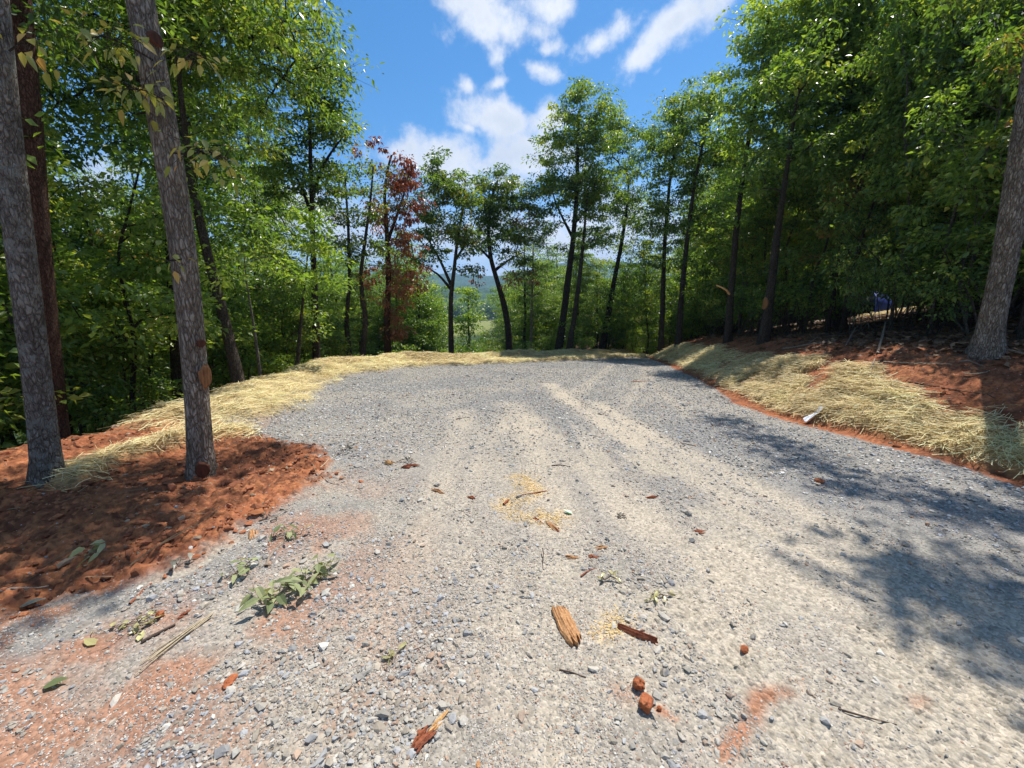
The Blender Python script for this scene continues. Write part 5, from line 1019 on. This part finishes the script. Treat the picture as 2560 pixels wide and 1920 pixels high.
def splinters(p0, p1, wpx, mat, label, cat, name, seed, n=6, group=None, th=.35):
    R_ = np.random.default_rng(seed); a, b = gpt(*p0), gpt(*p1); un_ = (a[1]*cp + CAMH*sp)/864; W = wpx*un_; ax = b-a; L = np.linalg.norm(ax); ax /= L; sd = np.array([-ax[1], ax[0], 0]); parts = []
    for i in range(n):
        t0, t1 = sorted([R_.uniform(-.1, .55), R_.uniform(.5, 1.12)]); o = R_.uniform(-.5, .5)*W; o2 = o + R_.normal(0, .22)*W; r = W*R_.uniform(.10, .24)
        q = np.array([a + ax*L*(t0+(t1-t0)*k) + sd*(o+(o2-o)*k) + [0, 0, r*.7 + W*.10*i/n*2 + R_.normal(0, .08)*W*(k in (0, 1))] for k in (0, .33, .67, 1)])
        V, F = tube(q, r*np.array([.25, 1, .9, .15])*R_.uniform(.8, 1.2, 4), 5, .8, seed+i); parts.append((V, F))
    V, F = join(parts); V[:, 2] = np.maximum(V[:, 2], surf(V[:, 0], V[:, 1]) - .004); return place(name, V, F, mat, label, cat, False, group)
for k, (a, b, wd_, mt, lb) in enumerate(CH): splinters(a, b, wd_, mt, lb, 'wood chip', 'wood_chip', 20+k, n=[5, 7, 9][k % 3], group='wood chips on the gravel')
splinters((894, 1624), (930, 1574), 30, RBK, 'rotten red-brown wood chunk at the bottom edge', 'wood chunk', 'wood_chunk', 5, n=12)
splinters((922, 1588), (968, 1542), 17, PLW, 'broken yellow wood splinter beside the rotten chunk at the bottom', 'wood splinter', 'wood_splinter', 6, n=8)
def clod(u, v, rpx, label, seed, blocky=.0, sq=(1, 1, 1)):
    g = gpt(u, v); un_ = (g[1]*cp + CAMH*sp)/864*.86; r = rpx*un_; import bmesh
    bm = bmesh.new(); bmesh.ops.create_icosphere(bm, subdivisions=3, radius=1.0); V = np.array([q.co[:] for q in bm.verts]); F = np.array([[q.index for q in f.verts] for f in bm.faces]); bm.free()
    if blocky: V = np.sign(V)*np.abs(V)**(1-blocky); V /= np.abs(V).max()
    n_ = fbm(V[:, 0]*1.6+seed*3.1+V[:, 2]*.9, V[:, 1]*1.6+V[:, 2]*1.3, seed, 5, .6)-.5; pit = np.minimum(0, vnoise(V[:, 0]*4+seed, V[:, 1]*4+V[:, 2]*4, seed+9)-.35)
    V = V*(1 + .75*n_ + .75*pit)[:, None]*np.array(sq)*r; a = seed*1.3; V = np.stack([V[:, 0]*math.cos(a)-V[:, 1]*math.sin(a), V[:, 0]*math.sin(a)+V[:, 1]*math.cos(a), V[:, 2]], 1)
    place('clay_clod', V + [g[0], g[1], g[2] - V[:, 2].min()*.8], F, CLAY, label, 'clay clod', False, 'clay clods on the gravel')
clod(1380, 1484, 15, 'round orange clay clod, upper of the two at lower right', 1); clod(1394, 1524, 17, 'blocky orange clay clod, lower of the two at lower right', 2, .35, (.9, 1.1, .9)); clod(1608, 1403, 11, 'small dark-red clay clod alone among stones on the right', 3, sq=(1.2, .8, .8))
clod(1424, 1530, 6, 'tiny dark clay clod beside the red smear at lower right', 4); clod(1770, 1041, 10, 'flat orange clay clod at the edge of the tree shadow', 5, sq=(1.3, 1, .5)); clod(497, 1468, 15, 'flattened orange clay clod on the reddish dust at lower left', 6, sq=(1.4, .9, .4)); clod(345, 1328, 9, 'small red clay clod above the pale dry stalk', 7)
# wilted leaves
WILT = m_leaf('wilted_leaves', [(0.0, (0.16, 0.20, 0.09)), (0.5, (0.33, 0.37, 0.18)), (1.0, (0.52, 0.53, 0.29))], trans=.4, tcol=(1.1, 1.1, .6), rough=.6, spec=.3); PALEL = m_leaf('pale_dry_leaves', [(0.0, (0.36, 0.32, 0.14)), (1.0, (0.62, 0.56, 0.27))], trans=.2, tcol=(1.1, 1.1, .7))
FRESH = m_leaf('fallen_green_leaf', [(0.0, (0.16, 0.32, 0.16)), (1.0, (0.22, 0.42, 0.22))], trans=.2, tcol=(1, 1, .8)); GREYL = m_leaf('grey_dry_leaves', [(0.0, (0.10, 0.095, 0.07)), (1.0, (0.30, 0.29, 0.23))], trans=.15, tcol=(1, 1, .8))
def wilt(path, n, L, spread, mat, label, seed, cat='wilted sprig', name='wilted_sprig', stem=.005, hgt=.05):
    R_ = np.random.default_rng(seed); Q = lie(path, .006); Q[:, 2] += hgt*.5*np.sin(np.linspace(0.3, 2.8, len(Q))); Vs, Fs, v = [], [], []; b = 0; parts = [tube(Q, np.linspace(stem, stem*.5, len(Q)), 5)]
    for i in range(n):
        k = R_.integers(0, len(Q)); p = Q[k] + np.array([*R_.normal(0, spread, 2), R_.uniform(0, hgt)]); a_ = R_.uniform(0, 6.28); ax = np.array([math.cos(a_), math.sin(a_), R_.normal(-.1, .35)]); ax /= np.linalg.norm(ax)
        nn = np.array([0, 0, 1.]) + R_.normal(0, .55, 3); nn -= ax*np.dot(nn, ax); nn /= np.linalg.norm(nn); l = L*R_.uniform(.6, 1.2); V, F = leaf_blob(p, ax, nn, l, l*R_.uniform(.35, .6), R_, R_.uniform(.2, .6))
        V[:, 2] = np.maximum(V[:, 2], surf(V[:, 0], V[:, 1]) + .003 + .02*R_.random(len(V))); Vs.append(V); Fs.append(F+b); b += len(V); v += [R_.random()]*6; parts.append(tube(np.array([Q[k], (Q[k]+p)/2 + [0, 0, .005], p]), [.002, .0018, .0015], 4))
    sv, sf = join(parts); o_ = np.array([Q[:, 0].mean(), Q[:, 1].mean(), Q[:, 2].min()]); rt = empty(name, o_, label, cat)
    obj('stem', mesh('stem', sv-o_, sf, STK, True), rt); obj('leaves', mesh('leaves', np.concatenate(Vs)-o_, np.concatenate(Fs), mat, False, {'v': ('FACE', v)}), rt)
wilt([(566, 1308), (610, 1286), (660, 1270), (708, 1240)], 46, .085, .045, WILT, 'large wilted leafy branch on the gravel at lower left', 1, hgt=.07)
wilt([(590, 1170), (612, 1165), (650, 1160)], 14, .06, .035, WILT, 'wilted grey-green leaves around the bent grey branch', 2)
wilt([(490, 1256), (515, 1245), (545, 1225)], 12, .065, .03, WILT, 'small wilted green sprig left of the large wilted branch', 3)
wilt([(185, 1222), (205, 1208), (232, 1200)], 9, .075, .03, WILT, 'green leaf sprig on the shaded red clay', 4)
wilt([(726, 985), (742, 978), (752, 966)], 14, .06, .04, GREYL, 'dried grey leafy twig at the tip of the red clay', 5)
wilt([(858, 1000), (880, 997), (900, 1002)], 9, .05, .04, GREYL, 'dried grey leaves behind the ragged red bark', 6)
wilt([(255, 1352), (290, 1346), (320, 1342)], 18, .045, .04, PALEL, 'scatter of pale yellow leaves at lower left', 7, hgt=.025)
wilt([(560, 1130), (600, 1118)], 7, .04, .04, GREYL, 'grey leaf scraps along the clay edge', 15, hgt=.02)
wilt([(1304, 1250), (1320, 1246), (1336, 1250)], 9, .04, .02, PALEL, 'crumpled yellow-green leaf clump right of the upright twig', 8)
wilt([(1412, 1286), (1432, 1280), (1446, 1284)], 12, .045, .018, PALEL, 'flattened pale leaf cluster near the dusty track edge', 9, hgt=.02)
wilt([(848, 1434), (856, 1416)], 5, .045, .012, PALEL, 'curled yellow leaf scrap below the large wilted branch', 10, hgt=.02)
wilt([(385, 1226), (402, 1212)], 7, .06, .02, GREYL, 'grey-brown leaf cluster at the clay and gravel edge', 11)
wilt([(1336, 1116), (1350, 1112)], 10, .028, .02, GREYL, 'dark tangled leaf scrap on the middle track', 12, hgt=.02)
def one_leaf(u, v, L, a, mat, label, seed):
    R_ = np.random.default_rng(seed); g = gpt(u, v, .008); V, F = leaf_blob(g, np.array([math.cos(a), math.sin(a), .15]), np.array([-.15*math.cos(a), -.15*math.sin(a), 1.0]), L, L*.6, R_, -.05); place('fallen_leaf', V, F, mat, label, 'leaf', False, 'single fallen leaves', {'v': ('FACE', [R_.random()]*6)})
one_leaf(1236, 1106, .07, 2.6, FRESH, 'single mint-green leaf right of the larger sawdust patch', 1); one_leaf(205, 1388, .07, 2.9, PALEL, 'single pale leaf left of the dry stalk', 2); one_leaf(92, 1478, .085, .3, WILT, 'single narrow green leaf at the far lower left', 3); one_leaf(298, 1382, .055, 1.9, PALEL, 'single yellow star-shaped leaf above the dry stalk', 4); one_leaf(40, 1300, .10, .4, GREYL, 'single grey leaf at the left edge of the shade', 5)
# white paper scrap on the straw
PAPER = m_plain('white_paper', (.82, .84, .88), .6)
a_, b_ = gpt(1737, 914), gpt(1772, 906); ax = (b_-a_); L = np.linalg.norm(ax); ax /= L; sd = np.cross(np.array([0, 0, 1.]), ax); sd /= np.linalg.norm(sd); Vv = []
for i in range(13):
    t = i/12
    for j in range(5):
        s = j/4 - .5; lift = .035 + .05*sstep(np.array([t]), .72, 1.0)[0] + .012*math.sin(5*t+3*s) ; Vv.append(a_ + ax*L*t + sd*s*.07 + np.array([0, 0, lift + abs(s)*.035]))
Vv = np.array(Vv); n_ = len(Vv); ii = np.arange(n_).reshape(13, 5); f = np.stack([ii[:-1, :-1].ravel(), ii[1:, :-1].ravel(), ii[1:, 1:].ravel(), ii[:-1, 1:].ravel()], 1); rim = np.concatenate([ii[:, 0], ii[-1, 1:], ii[-2::-1, -1], ii[0, -2:0:-1]]); rn = np.roll(rim, -1)
place('paper_scrap', np.concatenate([Vv, Vv - [0, 0, .004]]), np.concatenate([f, f[:, ::-1]+n_, np.stack([rim, rn, rn+n_, rim+n_], 1)]), PAPER, 'bent white paper scrap lying on the right-hand straw', 'paper', False)
# torn orange limb hanging in the right-hand trees
q = resample(np.array([at(1547, 616, 11.2), at(1560, 621, 11.1), at(1570, 627, 11.1), at(1575, 634, 11.2)]), .05); V, F = tube(q, np.linspace(.016, .036, len(q))*(1+.5*np.sin(np.linspace(0, 14, len(q)))*.2), 7, .6, 3)
place('broken_limb', V, F, PLW, 'torn orange limb hanging among leaves above the bank', 'broken limb')
